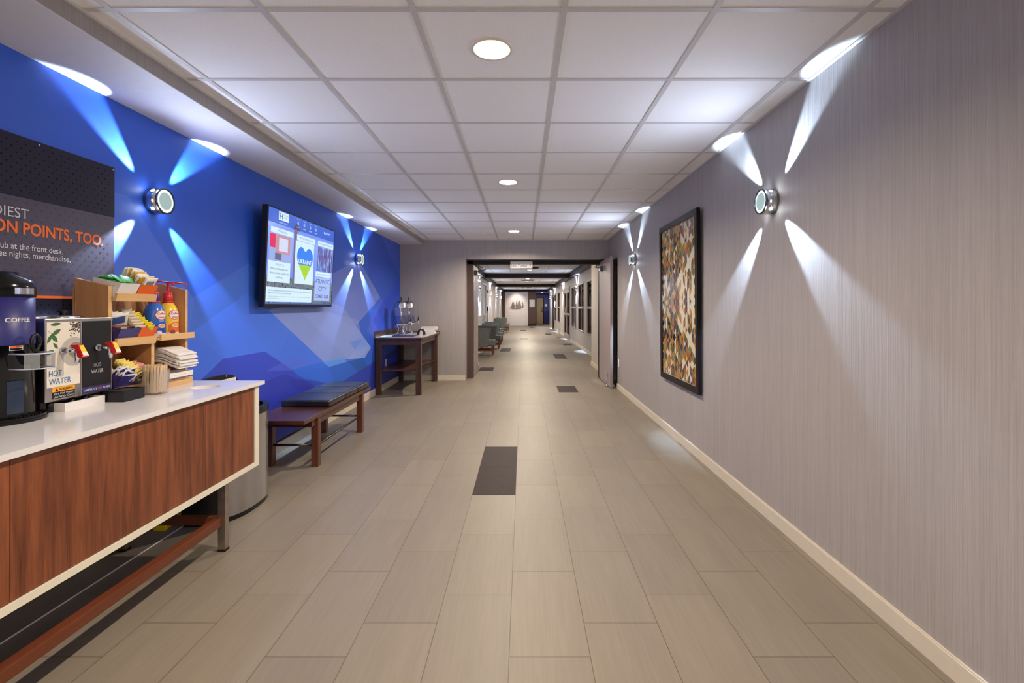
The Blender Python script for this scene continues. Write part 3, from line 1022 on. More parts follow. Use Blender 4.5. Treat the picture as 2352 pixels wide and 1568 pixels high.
patch(UX, UY, 0.1095, R(-25), R(-5), z + 0.286, z + 0.292).build('warning_stripe', MORANGE, t)
patch(UX, UY, 0.1095, R(-25), R(-5), z + 0.277, z + 0.284).build('warning_stripe', MBLACK, t)
patch(UX, UY, 0.1092, R(-30), R(-2), z + 0.035, z + 0.16).build('sight_window', plain('smoked_window', S(40, 52, 74), 0.08, var=0), t)
m = MB()
m.cyl((UX + 0.09, UY, z + 0.235), (UX + 0.165, UY, z + 0.235), 0.02, 0.018)
m.cyl((UX + 0.15, UY, z + 0.25), (UX + 0.15, UY, z + 0.20), 0.016, 0.012)
m.build('tap', MBLACK, t)
m = MB()
o_, i_ = [], []
for k in range(20):
    a = 2 * PI * k / 20
    o_.append((UX + 0.15, UY + 0.015 * math.cos(a) * (1.0 + 0.3 * math.sin(a)), z + 0.300 + 0.032 * math.sin(a)))
m.tube(o_ + [o_[0]], 0.0065, 8)
m.cyl((UX + 0.15, UY, z + 0.245), (UX + 0.15, UY, z + 0.262), 0.014, 0.010)
m.build('tap_lever', MBLACK, t)
gp = [(UX + 0.10, UY - 0.05), (UX + 0.16, UY - 0.055), (UX + 0.197, UY - 0.03), (UX + 0.197, UY + 0.03), (UX + 0.158, UY + 0.055), (UX + 0.10, UY + 0.05)]
m = MB()
for (xa, ya), (xb, yb) in zip(gp, gp[1:]):
    m.poly([(xa, ya, z + 0.205), (xb, yb, z + 0.205), (xb, yb, z + 0.262), (xa, ya, z + 0.262)])
m.build('splash_guard', glassy('guard_plastic', (0.88, 0.90, 0.95, 1), 0.25, 0.10), t)
m = MB()
m.tube([(x, y, z + 0.262) for x, y in gp], 0.003, 6)
m.tube([(x, y, z + 0.205) for x, y in gp], 0.0025, 6)
m.build('guard_rim', plain('clear_rim', S(196, 200, 222), 0.15, var=0), t)

# ------------------------------------------------------------------ hot water dispensers
MSTF = plain('satin_steel', S(188, 182, 176), 0.28, 1.0, var=0.03)
MCREAM = plain('panel_cream', S(226, 216, 200), 0.5, var=0.04)
MCHAR = plain('panel_black', S(26, 24, 26), 0.5, spec=0.3)
MLEAF = plain('leaf_green', S(60, 104, 48), 0.5, var=0.25)
MTEA = plain('loose_tea', S(70, 50, 44), 0.7, var=0.3)
MBLUET = plain('blue_ink', S(28, 104, 164), 0.5, var=0)
MGREYT = plain('grey_ink', S(190, 188, 186), 0.5, var=0)
FX = -1.954
RY, UZ = (0, 1, 0), (0, 0, 1)
def water_box(y0, y1, label):
    t = thing('water_dispenser', label, 'water dispenser', ((XL + FX) / 2, (y0 + y1) / 2, ZTOP), group='hot water dispensers')
    bx(XL + 0.024, FX, y0, y1, 0.917, 1.262, bev=0.003).build('body', MSTF, t)
    for yy in (y0 + 0.046, y1 - 0.02):
        MB().cyl((FX - 0.025, yy, ZTOP), (FX - 0.025, yy, 0.918), 0.012).build('foot', MBLACK, t)
        MB().cyl((XL + 0.05, yy, ZTOP), (XL + 0.05, yy, 0.918), 0.012).build('foot', MBLACK, t)
    ym = (y0 + y1) / 2
    MB().lathe((XL + 0.10, ym, 1.262), UZ, [(0.075, 0), (0.075, 0.006), (0.06, 0.01), (0, 0.01)], 30).build('lid', MSTEEL, t)
    MB().lathe((XL + 0.10, ym, 1.272), UZ, [(0.012, 0), (0.012, 0.01), (0.022, 0.016), (0.02, 0.022), (0, 0.024)], 24).build('lid_knob', MBLACK, t)
    return t
def faucet(t, y, z):
    m = MB()
    m.cyl((FX, y, z), (FX + 0.012, y, z), 0.015)
    m.cyl((FX, y, z), (FX + 0.062, y, z), 0.008)
    m.cyl((FX + 0.062, y, z + 0.012), (FX + 0.062, y, z - 0.05), 0.011, 0.009)
    m.build('faucet', MCHROME, t)
    m = MB()
    m.hexa([(FX + 0.052, y - 0.012, z + 0.012), (FX + 0.075, y - 0.012, z + 0.012), (FX + 0.075, y + 0.012, z + 0.012), (FX + 0.052, y + 0.012, z + 0.012),
            (FX + 0.046, y - 0.012, z + 0.026), (FX + 0.082, y - 0.012, z + 0.026), (FX + 0.082, y + 0.012, z + 0.026), (FX + 0.046, y + 0.012, z + 0.026)])
    m.hexa([(FX + 0.086, y - 0.017, z - 0.030), (FX + 0.101, y - 0.017, z - 0.024), (FX + 0.101, y + 0.017, z - 0.024), (FX + 0.086, y + 0.017, z - 0.030),
            (FX + 0.060, y - 0.013, z + 0.022), (FX + 0.076, y - 0.013, z + 0.028), (FX + 0.076, y + 0.013, z + 0.028), (FX + 0.060, y + 0.013, z + 0.022)])
    h = m.build('faucet_handle', MRED, t)
    MB().poly([(FX + 0.100, y - 0.014, z - 0.021), (FX + 0.100, y + 0.014, z - 0.021), (FX + 0.0780, y + 0.010, z + 0.024), (FX + 0.0780, y - 0.010, z + 0.024)]).xf(Matrix.Translation((0.0022, 0, 0.0008))).build('handle_label', MYELLOW, h)
    MB().poly([(FX + 0.0995, y - 0.012, z - 0.020), (FX + 0.0995, y + 0.012, z - 0.020), (FX + 0.0932, y + 0.011, z - 0.007), (FX + 0.0932, y - 0.011, z - 0.007)]).xf(Matrix.Translation((0.0028, 0, 0.001))).build('handle_label', MPAPER, h)
t = water_box(2.0075, 2.1715, 'steel hot water dispenser with cream leaf printed front beside the urn')
e = FX + 0.0008
bx(FX - 0.001, e, 2.0145, 2.1645, 0.9755, 1.247).build('front_panel', MCREAM, t)
def leafshape(y, z, L, W, a):
    pts = []
    for i in range(12):
        tt = i / 11 * 2 - 1
        pts.append((tt * L / 2, W / 2 * (1 - tt * tt)))
    for i in range(11, -1, -1):
        tt = i / 11 * 2 - 1
        pts.append((tt * L / 2, -W / 2 * (1 - tt * tt)))
    pts = pts[:-1]
    del pts[11]
    ca, sa = math.cos(a), math.sin(a)
    return [(e + 0.0006, y + u * ca - v * sa, z + u * sa + v * ca) for u, v in pts]
m = MB()
for y, zz, L, W, a in ((2.0525, 1.238, 0.05, 0.014, 0.1), (2.0555, 1.205, 0.045, 0.018, 0.5), (2.0475, 1.18, 0.045, 0.018, -0.9), (2.0255, 1.178, 0.04, 0.014, 1.1),
                       (2.0525, 1.148, 0.034, 0.013, -0.9), (2.0275, 1.122, 0.038, 0.018, 0.4)):
    m.poly(leafshape(y, zz, L, W, a))
m.poly([(e + 0.0005, 2.0185, 1.213), (e + 0.0005, 2.0195, 1.211), (e + 0.0005, 2.0445, 1.192), (e + 0.0005, 2.0435, 1.194)])
m.build('leaf_print', MLEAF, t, normals=False)
m = MB()
for i in range(110):
    y, zz = 2.1455 + random.gauss(0, 0.013), 1.222 + random.gauss(0, 0.014)
    y, zz = min(2.1635, max(2.1005, y)), min(1.244, max(1.17, zz))
    s, a = random.uniform(0.0015, 0.004), random.uniform(0, PI)
    m.poly([(e + 0.0005 + i * 4e-6, y + s * math.cos(a + k * PI / 2) * (1.6 if k % 2 else 0.7), zz + s * math.sin(a + k * PI / 2)) for k in range(4)])
m.build('tea_print', MTEA, t)
def disc(y, z, r, off, y1=9):
    pts = [(min(y1, y + r * math.cos(2 * PI * i / 40)), z + r * math.sin(2 * PI * i / 40)) for i in range(40)]
    return [(e + off, a, b) for a, b in pts]
MB().poly(disc(2.1365, 1.118, 0.062, 0.0004, 2.1635)).build('saucer_print', plain('saucer_grey', S(178, 172, 166), 0.4), t, normals=False)
MB().poly(disc(2.1405, 1.122, 0.042, 0.0007, 2.1635)).build('cup_print', plain('cup_tan', S(196, 178, 148), 0.4), t, normals=False)
MB().poly(disc(2.1435, 1.124, 0.034, 0.0010, 2.1635)).build('tea_surface_print', plain('tea_grey', S(132, 128, 122), 0.4), t, normals=False)
text('HOT', t, (e + 0.0008, 2.0235, 1.022), RY, UZ, 0.025, 0.056, MBLUET)
text('WATER', t, (e + 0.0008, 2.0235, 0.988), RY, UZ, 0.025, 0.098, MBLUET)
bx(FX - 0.001, e, 2.0385, 2.1405, 0.955, 0.974).build('warning_label', plain('warning_orange', S(240, 160, 26), 0.5), t)
bx(FX - 0.001, e, 2.0385, 2.1405, 0.926, 0.955).build('warning_label', MCHAR, t)
MB().poly([(e + 0.0006, 2.0505, 0.957), (e + 0.0006, 2.0645, 0.957), (e + 0.0006, 2.0575, 0.971)]).build('warning_triangle', MCHAR, t)
text('WARNING', t, (e + 0.0006, 2.0685, 0.959), RY, UZ, 0.011, 0.062, MCHAR, weight=0.015)
text('Very Hot Water', t, (e + 0.0006, 2.0435, 0.943), RY, UZ, 0.009, 0.09, MPAPER)
text('Use With Care!', t, (e + 0.0006, 2.0435, 0.930), RY, UZ, 0.009, 0.09, MPAPER)
faucet(t, 2.0825, 1.125)
t = water_box(2.1705, 2.3355, 'steel hot water dispenser with black front and navy strip beside the organizer')
bx(FX - 0.001, e, 2.1775, 2.3285, 0.952, 1.247).build('front_panel', MCHAR, t)
bx(FX - 0.001, e, 2.1775, 2.3285, 0.925, 0.952).build('front_strip', plain('strip_navy', S(48, 46, 106), 0.5), t)
text('HOT', t, (e + 0.0008, 2.2535, 1.038), RY, UZ, 0.018, 0.037, MGREYT, align='CENTER')
text('WATER', t, (e + 0.0008, 2.2535, 1.010), RY, UZ, 0.018, 0.064, MGREYT, align='CENTER')
text("CAREFUL, IT'S", t, (e + 0.0008, 2.1825, 0.934), RY, UZ, 0.009, 0.068, MPAPER, weight=0.015)
text('HOT', t, (e + 0.0008, 2.2555, 0.934), RY, UZ, 0.009, 0.021, MORANGE, weight=0.015)
text('IN HERE', t, (e + 0.0008, 2.2835, 0.934), RY, UZ, 0.009, 0.040, MPAPER, weight=0.015)
faucet(t, 2.2515, 1.125)
# drip trays
def drip_tray(x0, x1, y0, y1, h, mat, inmat, label):
    t = thing('drip_tray', label, 'tray', ((x0 + x1) / 2, (y0 + y1) / 2, ZTOP), group='drip trays')
    m = MB()
    m.box(x0, x1, y0, y1, ZTOP, ZTOP + 0.008)
    w_ = 0.007
    m.box(x0, x0 + w_, y0, y1, ZTOP + 0.008, ZTOP + h); m.box(x1 - w_, x1, y0, y1, ZTOP + 0.008, ZTOP + h)
    m.box(x0 + w_, x1 - w_, y0, y0 + w_, ZTOP + 0.008, ZTOP + h); m.box(x0 + w_, x1 - w_, y1 - w_, y1, ZTOP + 0.008, ZTOP + h)
    m.build('tray_body', mat, t)
    bx(x0 + w_, x1 - w_, y0 + w_, y1 - w_, ZTOP + h - 0.012, ZTOP + h - 0.006).build('tray_grate', inmat, t)
drip_tray(-2.03, -1.925, 2.064, 2.262, 0.035, MWHITEP, MBLACK, 'low white drip tray under the first hot water tap')
drip_tray(FX + 0.014, -1.845, 2.270, 2.395, 0.052, MBLACK, plain('grate_grey', S(74, 72, 72), 0.4), 'black drip tray under the second hot water tap')

# ------------------------------------------------------------------ wooden condiment organizer
t = thing('condiment_organizer', 'birch wood condiment organizer with tilted shelves standing on the worktop', 'organizer', (-2.05, 2.615, ZTOP))
def side(y0, y1, z0=ZTOP):
    return MB().prism([(-2.135, z0), (-1.974, z0), (-1.974, 1.411), (-2.135, 1.449)], 'Y', y0, y1)
side(2.337, 2.357).build('side_panel', MBIRCHD, t)
side(2.868, 2.888).build('side_panel', MBIRCHD, t)
for a_, b_2, zt in ((2.337, 2.357, 1.4108), (2.868, 2.888, 1.4108), (2.606, 2.628, 1.119)):  # paler strips put the light on the front edges into the colour
    bx(-1.975, -1.9725, a_, b_2, ZTOP + 0.036, zt).build('lit_edge', MBIRCH, t)
MB().prism([(-2.135, ZTOP), (-1.974, ZTOP), (-1.974, 1.12), (-2.135, 1.3)], 'Y', 2.606, 2.628).build('divider', MBIRCHD, t)
bx(-2.143, -2.133, 2.337, 2.888, ZTOP, 1.40).build('back_panel', MBIRCHD, t)
TL_ = R(12)
def shelf(y0, y1, xf, zf, depth, lip, name='shelf'):
    """tilted shelf whose front edge is at (xf, zf), with an upright lip"""
    dz = depth * math.tan(TL_)
    m = MB()
    m.hexa([(xf - depth, y0, zf + dz - 0.012), (xf, y0, zf - 0.012), (xf, y1, zf - 0.012), (xf - depth, y1, zf + dz - 0.012),
            (xf - depth, y0, zf + dz), (xf, y0, zf), (xf, y1, zf), (xf - depth, y1, zf + dz)])
    m.build(name, MBIRCH, t)
    m = MB()
    m.hexa([(xf, y0 - 0.004, zf - 0.012), (xf + 0.012, y0 - 0.004, zf - 0.014), (xf + 0.012, y1 + 0.002, zf - 0.014), (xf, y1 + 0.002, zf - 0.012),
            (xf + 0.008, y0 - 0.004, zf + lip), (xf + 0.02, y0 - 0.004, zf + lip - 0.002), (xf + 0.02, y1 + 0.002, zf + lip - 0.002), (xf + 0.008, y1 + 0.002, zf + lip)])
    m.build('shelf_lip', MBIRCH, t)
shelf(2.357, 2.606, -1.962, 1.352, 0.172, 0.026)
shelf(2.357, 2.606, -1.962, 1.133, 0.172, 0.026)
shelf(2.357, 2.606, -1.962, 0.895, 0.172, 0.026)
bx(-2.133, -1.955, 2.628, 2.868, 1.133, 1.145).build('shelf', MBIRCH, t)
bx(-1.955, -1.943, 2.64, 2.905, 1.130, 1.163).build('shelf_lip', MBIRCH, t)
bx(-2.133, -1.955, 2.628, 2.868, 0.871, 0.893).build('shelf', MBIRCH, t)
bx(-1.955, -1.943, 2.632, 2.89, 0.871, 0.906).build('shelf_lip', MBIRCH, t)
MB().hexa([(-2.133, 2.628, 0.965), (-1.99, 2.628, 0.985), (-1.99, 2.868, 0.985), (-2.133, 2.868, 0.965),
           (-2.133, 2.628, 0.975), (-1.99, 2.628, 0.995), (-1.99, 2.868, 0.995), (-2.133, 2.868, 0.975)]).build('napkin_shelf', MBIRCHD, t)

# bins standing on the tilted shelves (local x: depth, front at 0)
def bin_(label, y0, w_, xf, zf, depth, h, mat):
    b = thing('condiment_bin', label, 'bin', (xf, y0, zf), (0, TL_, 0), group='plastic condiment bins')
    m = MB()
    th, fl_ = 0.003, 0.022
    def ringpts(ins, zz, k):
        return [(-depth + ins, ins - 0.004 * k, zz), (-ins + fl_ * k, ins - 0.004 * k, zz), (-ins + fl_ * k, w_ - ins + 0.004 * k, zz), (-depth + ins, w_ - ins + 0.004 * k, zz)]
    rings = [ringpts(0, 0, 0), ringpts(0, h, 1), ringpts(th, h, 1), ringpts(th, th, 0.03)]
    vs = [[m.bm.verts.new(p) for p in r] for r in rings]
    for A, B in zip(vs, vs[1:]):
        for i in range(4):
            m.bm.faces.new((A[i], A[(i + 1) % 4], B[(i + 1) % 4], B[i]))
    m.bm.faces.new(vs[0][::-1])
    m.bm.faces.new(vs[-1])
    m.build('bin_body', mat, b, local=True)
    return b
b1 = bin_('white condiment bin of green packets on the top shelf', 2.362, 0.112, -1.966, 1.354, 0.115, 0.078, MWHITEP)
b2 = bin_('orange condiment bin of upright tea bags on the top shelf', 2.484, 0.112, -1.966, 1.354, 0.115, 0.074, MORANGE)
b3 = bin_('navy condiment bin of brown packets on the middle shelf', 2.362, 0.118, -1.966, 1.135, 0.115, 0.076, MNAVY)
b4 = bin_('orange condiment bin of yellow packets on the middle shelf', 2.489, 0.108, -1.966, 1.135, 0.115, 0.076, MORANGE)
b5 = bin_('wide navy condiment bin of sweetener packets on the lowest shelf', 2.362, 0.234, -1.966, 0.897, 0.115, 0.086, MNAVY)

def sachet(name, w_, h, t_, body, prints):
    """pillow packet in the local YZ plane, front towards +X; prints: (material, u0, u1, v0, v1) in 0..1"""
    m = MB()
    nu, nv = 6, 8
    def P(u, v, s):
        e_ = max(0.0, 1 - abs(2 * v - 1) ** 4) * max(0.0, 1 - abs(2 * u - 1) ** 3)
        return (s * (t_ * 0.12 + t_ * 0.5 * e_), (u - 0.5) * w_, v * h)
    for s in (1, -1):
        g = [[m.bm.verts.new(P(i / nu, j / nv, s)) for i in range(nu + 1)] for j in range(nv + 1)]
        for j in range(nv):
            for i in range(nu):
                u, v = (i + 0.5) / nu, (j + 0.5) / nv
                f = m.bm.faces.new((g[j][i], g[j][i + 1], g[j + 1][i + 1], g[j + 1][i]) if s > 0 else (g[j + 1][i], g[j + 1][i + 1], g[j][i + 1], g[j][i]))
                f.smooth = True
                for k, (mt, u0, u1, v0, v1) in enumerate(prints):
                    if u0 < u < u1 and v0 < v < v1:
                        f.material_index = k + 1
        rim = g[0][:] + [r[-1] for r in g[1:]] + g[-1][-2::-1] + [r[0] for r in g[-2:0:-1]]
        if s > 0:
            first = rim
        else:
            for i in range(len(rim)):
                m.bm.faces.new((first[i], rim[i], rim[(i + 1) % len(rim)], first[(i + 1) % len(rim)]))
    me = bpy.data.meshes.new(name)
    m.bm.to_mesh(me)
    m.bm.free()
    me.materials.append(body)
    for p in prints:
        me.materials.append(p[0])
    return me
PGREEN = plain('packet_green', S(62, 178, 58), 0.4, var=0.2)
PGREEN2 = plain('packet_dark_green', S(24, 110, 50), 0.4, var=0.2)
PWHITE = plain('packet_white', S(232, 226, 216), 0.5)
PYEL = plain('packet_gold', S(226, 176, 40), 0.5, var=0.15)
PBLUE = plain('packet_blue', S(50, 50, 156), 0.45)
PLIGHTY = plain('packet_pale_yellow', S(238, 216, 106), 0.5)
PYELB = plain('packet_yellow', S(228, 206, 30), 0.45)
PPINK = plain('packet_pink', S(228, 148, 134), 0.5)
PBRN = plain('packet_brown', S(124, 70, 42), 0.45, var=0.25)
PCREAM = plain('packet_cream', S(222, 206, 178), 0.55)
PINK2 = plain('packet_black_ink', S(40, 34, 34), 0.5)
PLBLUE = plain('packet_slate_blue', S(70, 92, 150), 0.45)
me_green = sachet('green_tea_packet', 0.058, 0.056, 0.006, PGREEN, [(PGREEN2, 0.2, 0.8, 0.3, 0.7)])
me_bag = sachet('white_tea_bag', 0.072, 0.072, 0.005, PWHITE, [(PYEL, 0.1, 0.9, 0.15, 0.62)])
me_bagy = sachet('yellow_tea_bag', 0.072, 0.072, 0.005, PYEL, [(PBRN, 0.2, 0.8, 0.65, 0.85)])
me_bagg = sachet('grey_tea_bag', 0.072, 0.072, 0.005, PWHITE, [(plain('packet_grey_ink', S(128, 124, 120), 0.5), 0.2, 0.8, 0.3, 0.8)])
me_cocoa = sachet('blue_white_packet', 0.085, 0.115, 0.007, PWHITE, [(PLBLUE, 0.1, 0.9, 0.5, 0.85)])
me_brown = sachet('brown_packet', 0.03, 0.10, 0.006, PBRN, [(PCREAM, 0.1, 0.9, 0.3, 0.6)])
me_raw = sachet('cream_sugar_packet', 0.05, 0.075, 0.006, PCREAM, [(PBRN, 0.2, 0.8, 0.2, 0.5)])
me_yel = sachet('yellow_packet', 0.035, 0.085, 0.006, PYELB, [(PLIGHTY, 0.2, 0.8, 0.3, 0.5)])
me_bw = sachet('blue_sugar_packet', 0.050, 0.066, 0.006, PWHITE, [(PBLUE, 0.1, 0.9, 0.1, 0.9)])
me_pale = sachet('pale_yellow_packet', 0.045, 0.066, 0.006, PLIGHTY, [(PINK2, 0.3, 0.7, 0.4, 0.62)])
me_pink = sachet('pink_packet', 0.045, 0.062, 0.006, PPINK, [(PWHITE, 0.2, 0.8, 0.4, 0.6)])
def put(me, bin_obj, loc, rot, label, cat, group):
    o = bpy.data.objects.new(me.name, me)
    col.objects.link(o)
    o.matrix_basis = bin_obj.matrix_basis @ T(*loc, *rot)
    return tag(o, label, cat, group)
# green packets: a loose heap in the white bin
for i in range(30):
    o = put(me_green, b1, (0, 0, 0), (0, 0, 0), 'green tea packet in the heap filling the white bin', 'packet', 'green packets in the white bin')
    lay = i // 6
    c_ = (-0.088 + 0.030 * (i % 3) + random.uniform(-0.006, 0.006), 0.034 + 0.044 * ((i // 3) % 2) + random.uniform(-0.005, 0.005), 0.044 + 0.0105 * lay + 0.003 * (i % 3))
    o.matrix_basis = b1.matrix_basis @ T(*c_, random.uniform(-0.3, 0.3), -1.35 + random.uniform(-0.3, 0.25), random.uniform(-0.5, 0.5)) @ T(0, 0, -0.028)
# tea bags standing in the orange bin
for i in range(30):
    x = -0.108 + 0.0039 * i
    kind = me_bag
    lab, grp = 'white paper tea bag standing in the row in the top orange bin', 'white tea bags in the orange bin'
    if i in (8, 9, 14, 15, 20, 21, 24, 25, 26):
        kind, lab, grp = me_bagy, 'yellow tea bag standing between white ones in the top orange bin', 'yellow tea bags in the orange bin'
    if i > 27:
        kind, lab, grp = me_bagg, 'white tea bag with grey print at the front of the top orange bin', 'grey printed tea bags in the orange bin'
    hump = 0.036 * math.sin(PI * min(1, (i + 6) / 26)) if i < 22 else 0.012
    put(kind, b2, (x, 0.056 + random.uniform(-0.008, 0.008), 0.037 + hump + random.uniform(-0.003, 0.003)),
        (random.uniform(-0.08, 0.08), 0.05 + 0.012 * i, random.uniform(-0.06, 0.06)), lab, 'tea bag', grp)
# middle shelf
for i in range(4):
    put(me_cocoa, b3, (-0.104 + 0.012 * i, 0.042 + 0.014 * i, 0.022 + 0.004 * i), (0.22 + 0.03 * i, 0.14 + 0.08 * i, -0.25), 'white packet with slate blue print standing at the back of the middle navy bin', 'packet', 'blue and white packets in the navy bin')
for i in range(9):
    put(me_brown, b3, (-0.080 + 0.008 * i, 0.104 - 0.004 * (i % 3), 0.046 + 0.010 * (i % 3)), (1.42 + 0.06 * (i % 3), 0.25, 0.0), 'brown packet lying across the front of the middle navy bin', 'packet', 'brown packets in the navy bin')
for i in range(7):
    put(me_raw, b4, (-0.10 + 0.013 * i, 0.026, 0.022 + 0.010 * (6 - i)), (0.15, 0.30 + 0.04 * i, -0.35), 'cream sugar packet at the left of the middle orange bin', 'packet', 'cream packets in the orange bin')
for i in range(10):
    put(me_yel, b4, (-0.10 + 0.010 * i, 0.078 + 0.005 * (i % 2), 0.024 + 0.0046 * (9 - i)), (0.35 + random.uniform(-0.1, 0.1), 0.35 + 0.03 * i, -0.2), 'bright yellow packet at the right of the middle orange bin', 'packet', 'yellow packets in the orange bin')
# lowest shelf
for i in range(18):
    put(me_bw, b5, (-0.098 + 0.0062 * i, 0.040 + 0.022 * (i % 3) + random.uniform(-0.006, 0.006), 0.052 + 0.012 * math.sin(i * 1.1)), (random.uniform(-0.6, 0.6), 0.35 + random.uniform(-0.2, 0.3), random.uniform(-0.5, 0.3)), 'blue and white sugar packet at the left of the lowest bin', 'packet', 'blue sugar packets in the lowest bin')
for i in range(20):
    put(me_pale, b5, (-0.10 + 0.0058 * i, 0.122 + 0.012 * (i % 2) + random.uniform(-0.005, 0.005), 0.072 - 0.0016 * i), (0.25 + random.uniform(-0.2, 0.2), 0.2 + 0.02 * i, -0.25 + random.uniform(-0.15, 0.15)), 'pale yellow sweetener packet in the middle of the lowest bin', 'packet', 'pale yellow packets in the lowest bin')
for i in range(14):
    put(me_pink, b5, (-0.10 + 0.0075 * i, 0.186 + 0.010 * (i % 2), 0.058 - 0.001 * i), (random.uniform(-0.3, 0.3), 0.2 + 0.03 * i, random.uniform(-0.3, 0.2)), 'pink sweetener packet at the right of the lowest bin', 'packet', 'pink packets in the lowest bin')

# creamer pump bottles
def creamer(x, y, label, cbody, clight, ccollar, cband, flavour, low):
    z0 = 1.1455
    t = thing('creamer_bottle', label, 'bottle', (x, y, z0), group='pump creamer bottles')
    A = (x, y, z0)
    MB().lathe(A, UZ, [(0, 0), (0.046, 0.0), (0.05, 0.006), (0.051, 0.05), (0.051, 0.11), (0.048, 0.14), (0.040, 0.165), (0.027, 0.185), (0.025, 0.19), (0, 0.19)], 36).build('bottle_body', cbody, t)
    MB().lathe(A, UZ, [(0.026, 0.188), (0.0275, 0.19), (0.0275, 0.198), (0.025, 0.199), (0, 0.199)], 30).build('neck_ring', MRED, t)
    MB().lathe(A, UZ, [(0.022, 0.198), (0.0235, 0.20), (0.024, 0.235), (0.021, 0.238), (0, 0.238)], 30).build('collar', ccollar, t)
    m = MB()
    m.lathe(A, UZ, [(0.023, 0.236), (0.023, 0.246), (0.016, 0.252), (0.009, 0.262), (0.0065, 0.268), (0.0065, 0.298), (0.010, 0.300), (0.010, 0.309), (0, 0.311)], 24)
    m.tube([(x - 0.012, y, z0 + 0.306), (x + 0.03, y + 0.006, z0 + 0.306), (x + 0.075, y + 0.016, z0 + 0.300), (x + 0.088, y + 0.019, z0 + 0.297), (x + 0.09, y + 0.0195, z0 + 0.283)], 0.0042, 8)
    m.build('pump', MRED, t)
    def wr(r):
        return lambda ang, zz: (x + r * math.cos(ang), y + r * math.sin(ang), z0 + zz)
    def blob(pts, r, mat, name):
        W = wr(r)
        m = MB()
        m.poly([W(R(a), zz) for a, zz in pts])
        bmesh.ops.triangulate(m.bm, faces=m.bm.faces)
        return m.build(name, mat, t, normals=False)
    c0 = -14
    def ell(ca, cz, ra, rz, n=28, sq=1.0):
        return [(ca + ra * math.cos(2 * PI * i / n), cz + rz * math.sin(2 * PI * i / n)) for i in range(n)]
    def strip(a0, a1, z0_, z1_, r, mat, name, curve=0.0):
        W = wr(r)
        m = MB()
        n = 16
        for i in range(n):
            t0, t1 = a0 + (a1 - a0) * i / n, a0 + (a1 - a0) * (i + 1) / n
            k0, k1 = curve * (1 - (2 * i / n - 1) ** 2), curve * (1 - (2 * (i + 1) / n - 1) ** 2)
            m.poly([W(R(t0), z0_), W(R(t1), z0_), W(R(t1), z1_ + k1), W(R(t0), z1_ + k0)])
        return m.build(name, mat, t, normals=False)
    def disc_on(ca, cz, ra, rz, r, mat, name):
        W = wr(r)
        m = MB()
        n = 10
        for i in range(n):
            u0, u1 = -1 + 2 * i / n, -1 + 2 * (i + 1) / n
            h0, h1 = math.sqrt(max(0, 1 - u0 * u0)), math.sqrt(max(0, 1 - u1 * u1))
            pts = [W(R(ca + ra * u0), cz - rz * h0), W(R(ca + ra * u1), cz - rz * h1), W(R(ca + ra * u1), cz + rz * h1), W(R(ca + ra * u0), cz + rz * h0)]
            if h0 == 0:
                pts = pts[1:3] + [pts[0]]
            elif h1 == 0:
                pts = [pts[0], pts[1], pts[3]]
            m.poly(pts)
        return m.build(name, mat, t, normals=False)
    strip(-100, 50, 0.002, 0.022, 0.0514, MPAPER, 'label_base')
    strip(-52, 50, 0.022, 0.062, 0.0513, cband, 'label_band', 0.02)
    disc_on(c0, 0.121, 37, 0.027, 0.0516, MRED, 'logo_ring')
    disc_on(c0, 0.121, 34, 0.024, 0.0519, MPAPER, 'logo_field')
    def wt(zb, half):
        def f(a, b):
            return wr(0.0523)(R(c0) + (a - half) / 0.0523, zb + b)
        return f
    text('Coffee', t, (0, 0, 0), RY, UZ, 0.0125, 0.046, MRED, weight=0.02, wrap=wt(0.123, 0.023))
    text('mate', t, (0, 0, 0), RY, UZ, 0.0115, 0.032, MRED, weight=0.02, wrap=wt(0.104, 0.016))
    text(flavour[0], t, (0, 0, 0), RY, UZ, 0.0055, 0.026, MPAPER, weight=0.01, wrap=wt(0.086, 0.013))
    disc_on(c0 + 4, 0.062, 24, 0.012, 0.0520, clight, 'cup_print')
    disc_on(c0 + 4, 0.063, 19, 0.008, 0.0524, plain('coffee_tan', S(214, 158, 96), 0.5), 'coffee_print')
    disc_on(c0 - 14, 0.024, 16, 0.012, 0.0522, low, 'flavour_print')
creamer(-2.035, 2.711, 'blue pump creamer bottle on the right shelf of the organizer', plain('bottle_blue', S(46, 104, 196), 0.25, var=0.1), MPAPER, plain('collar_purple', S(62, 34, 126), 0.35), plain('band_blue', S(40, 66, 172), 0.4), ('VANILLA',), MPAPER)
creamer(-2.035, 2.815, 'yellow pump creamer bottle behind the blue one on the organizer', plain('bottle_yellow', S(240, 194, 50), 0.25, var=0.06), PCREAM, plain('collar_red', S(206, 46, 40), 0.35), plain('band_orange', S(230, 104, 30), 0.4), ('HAZELNUT',), PBRN)

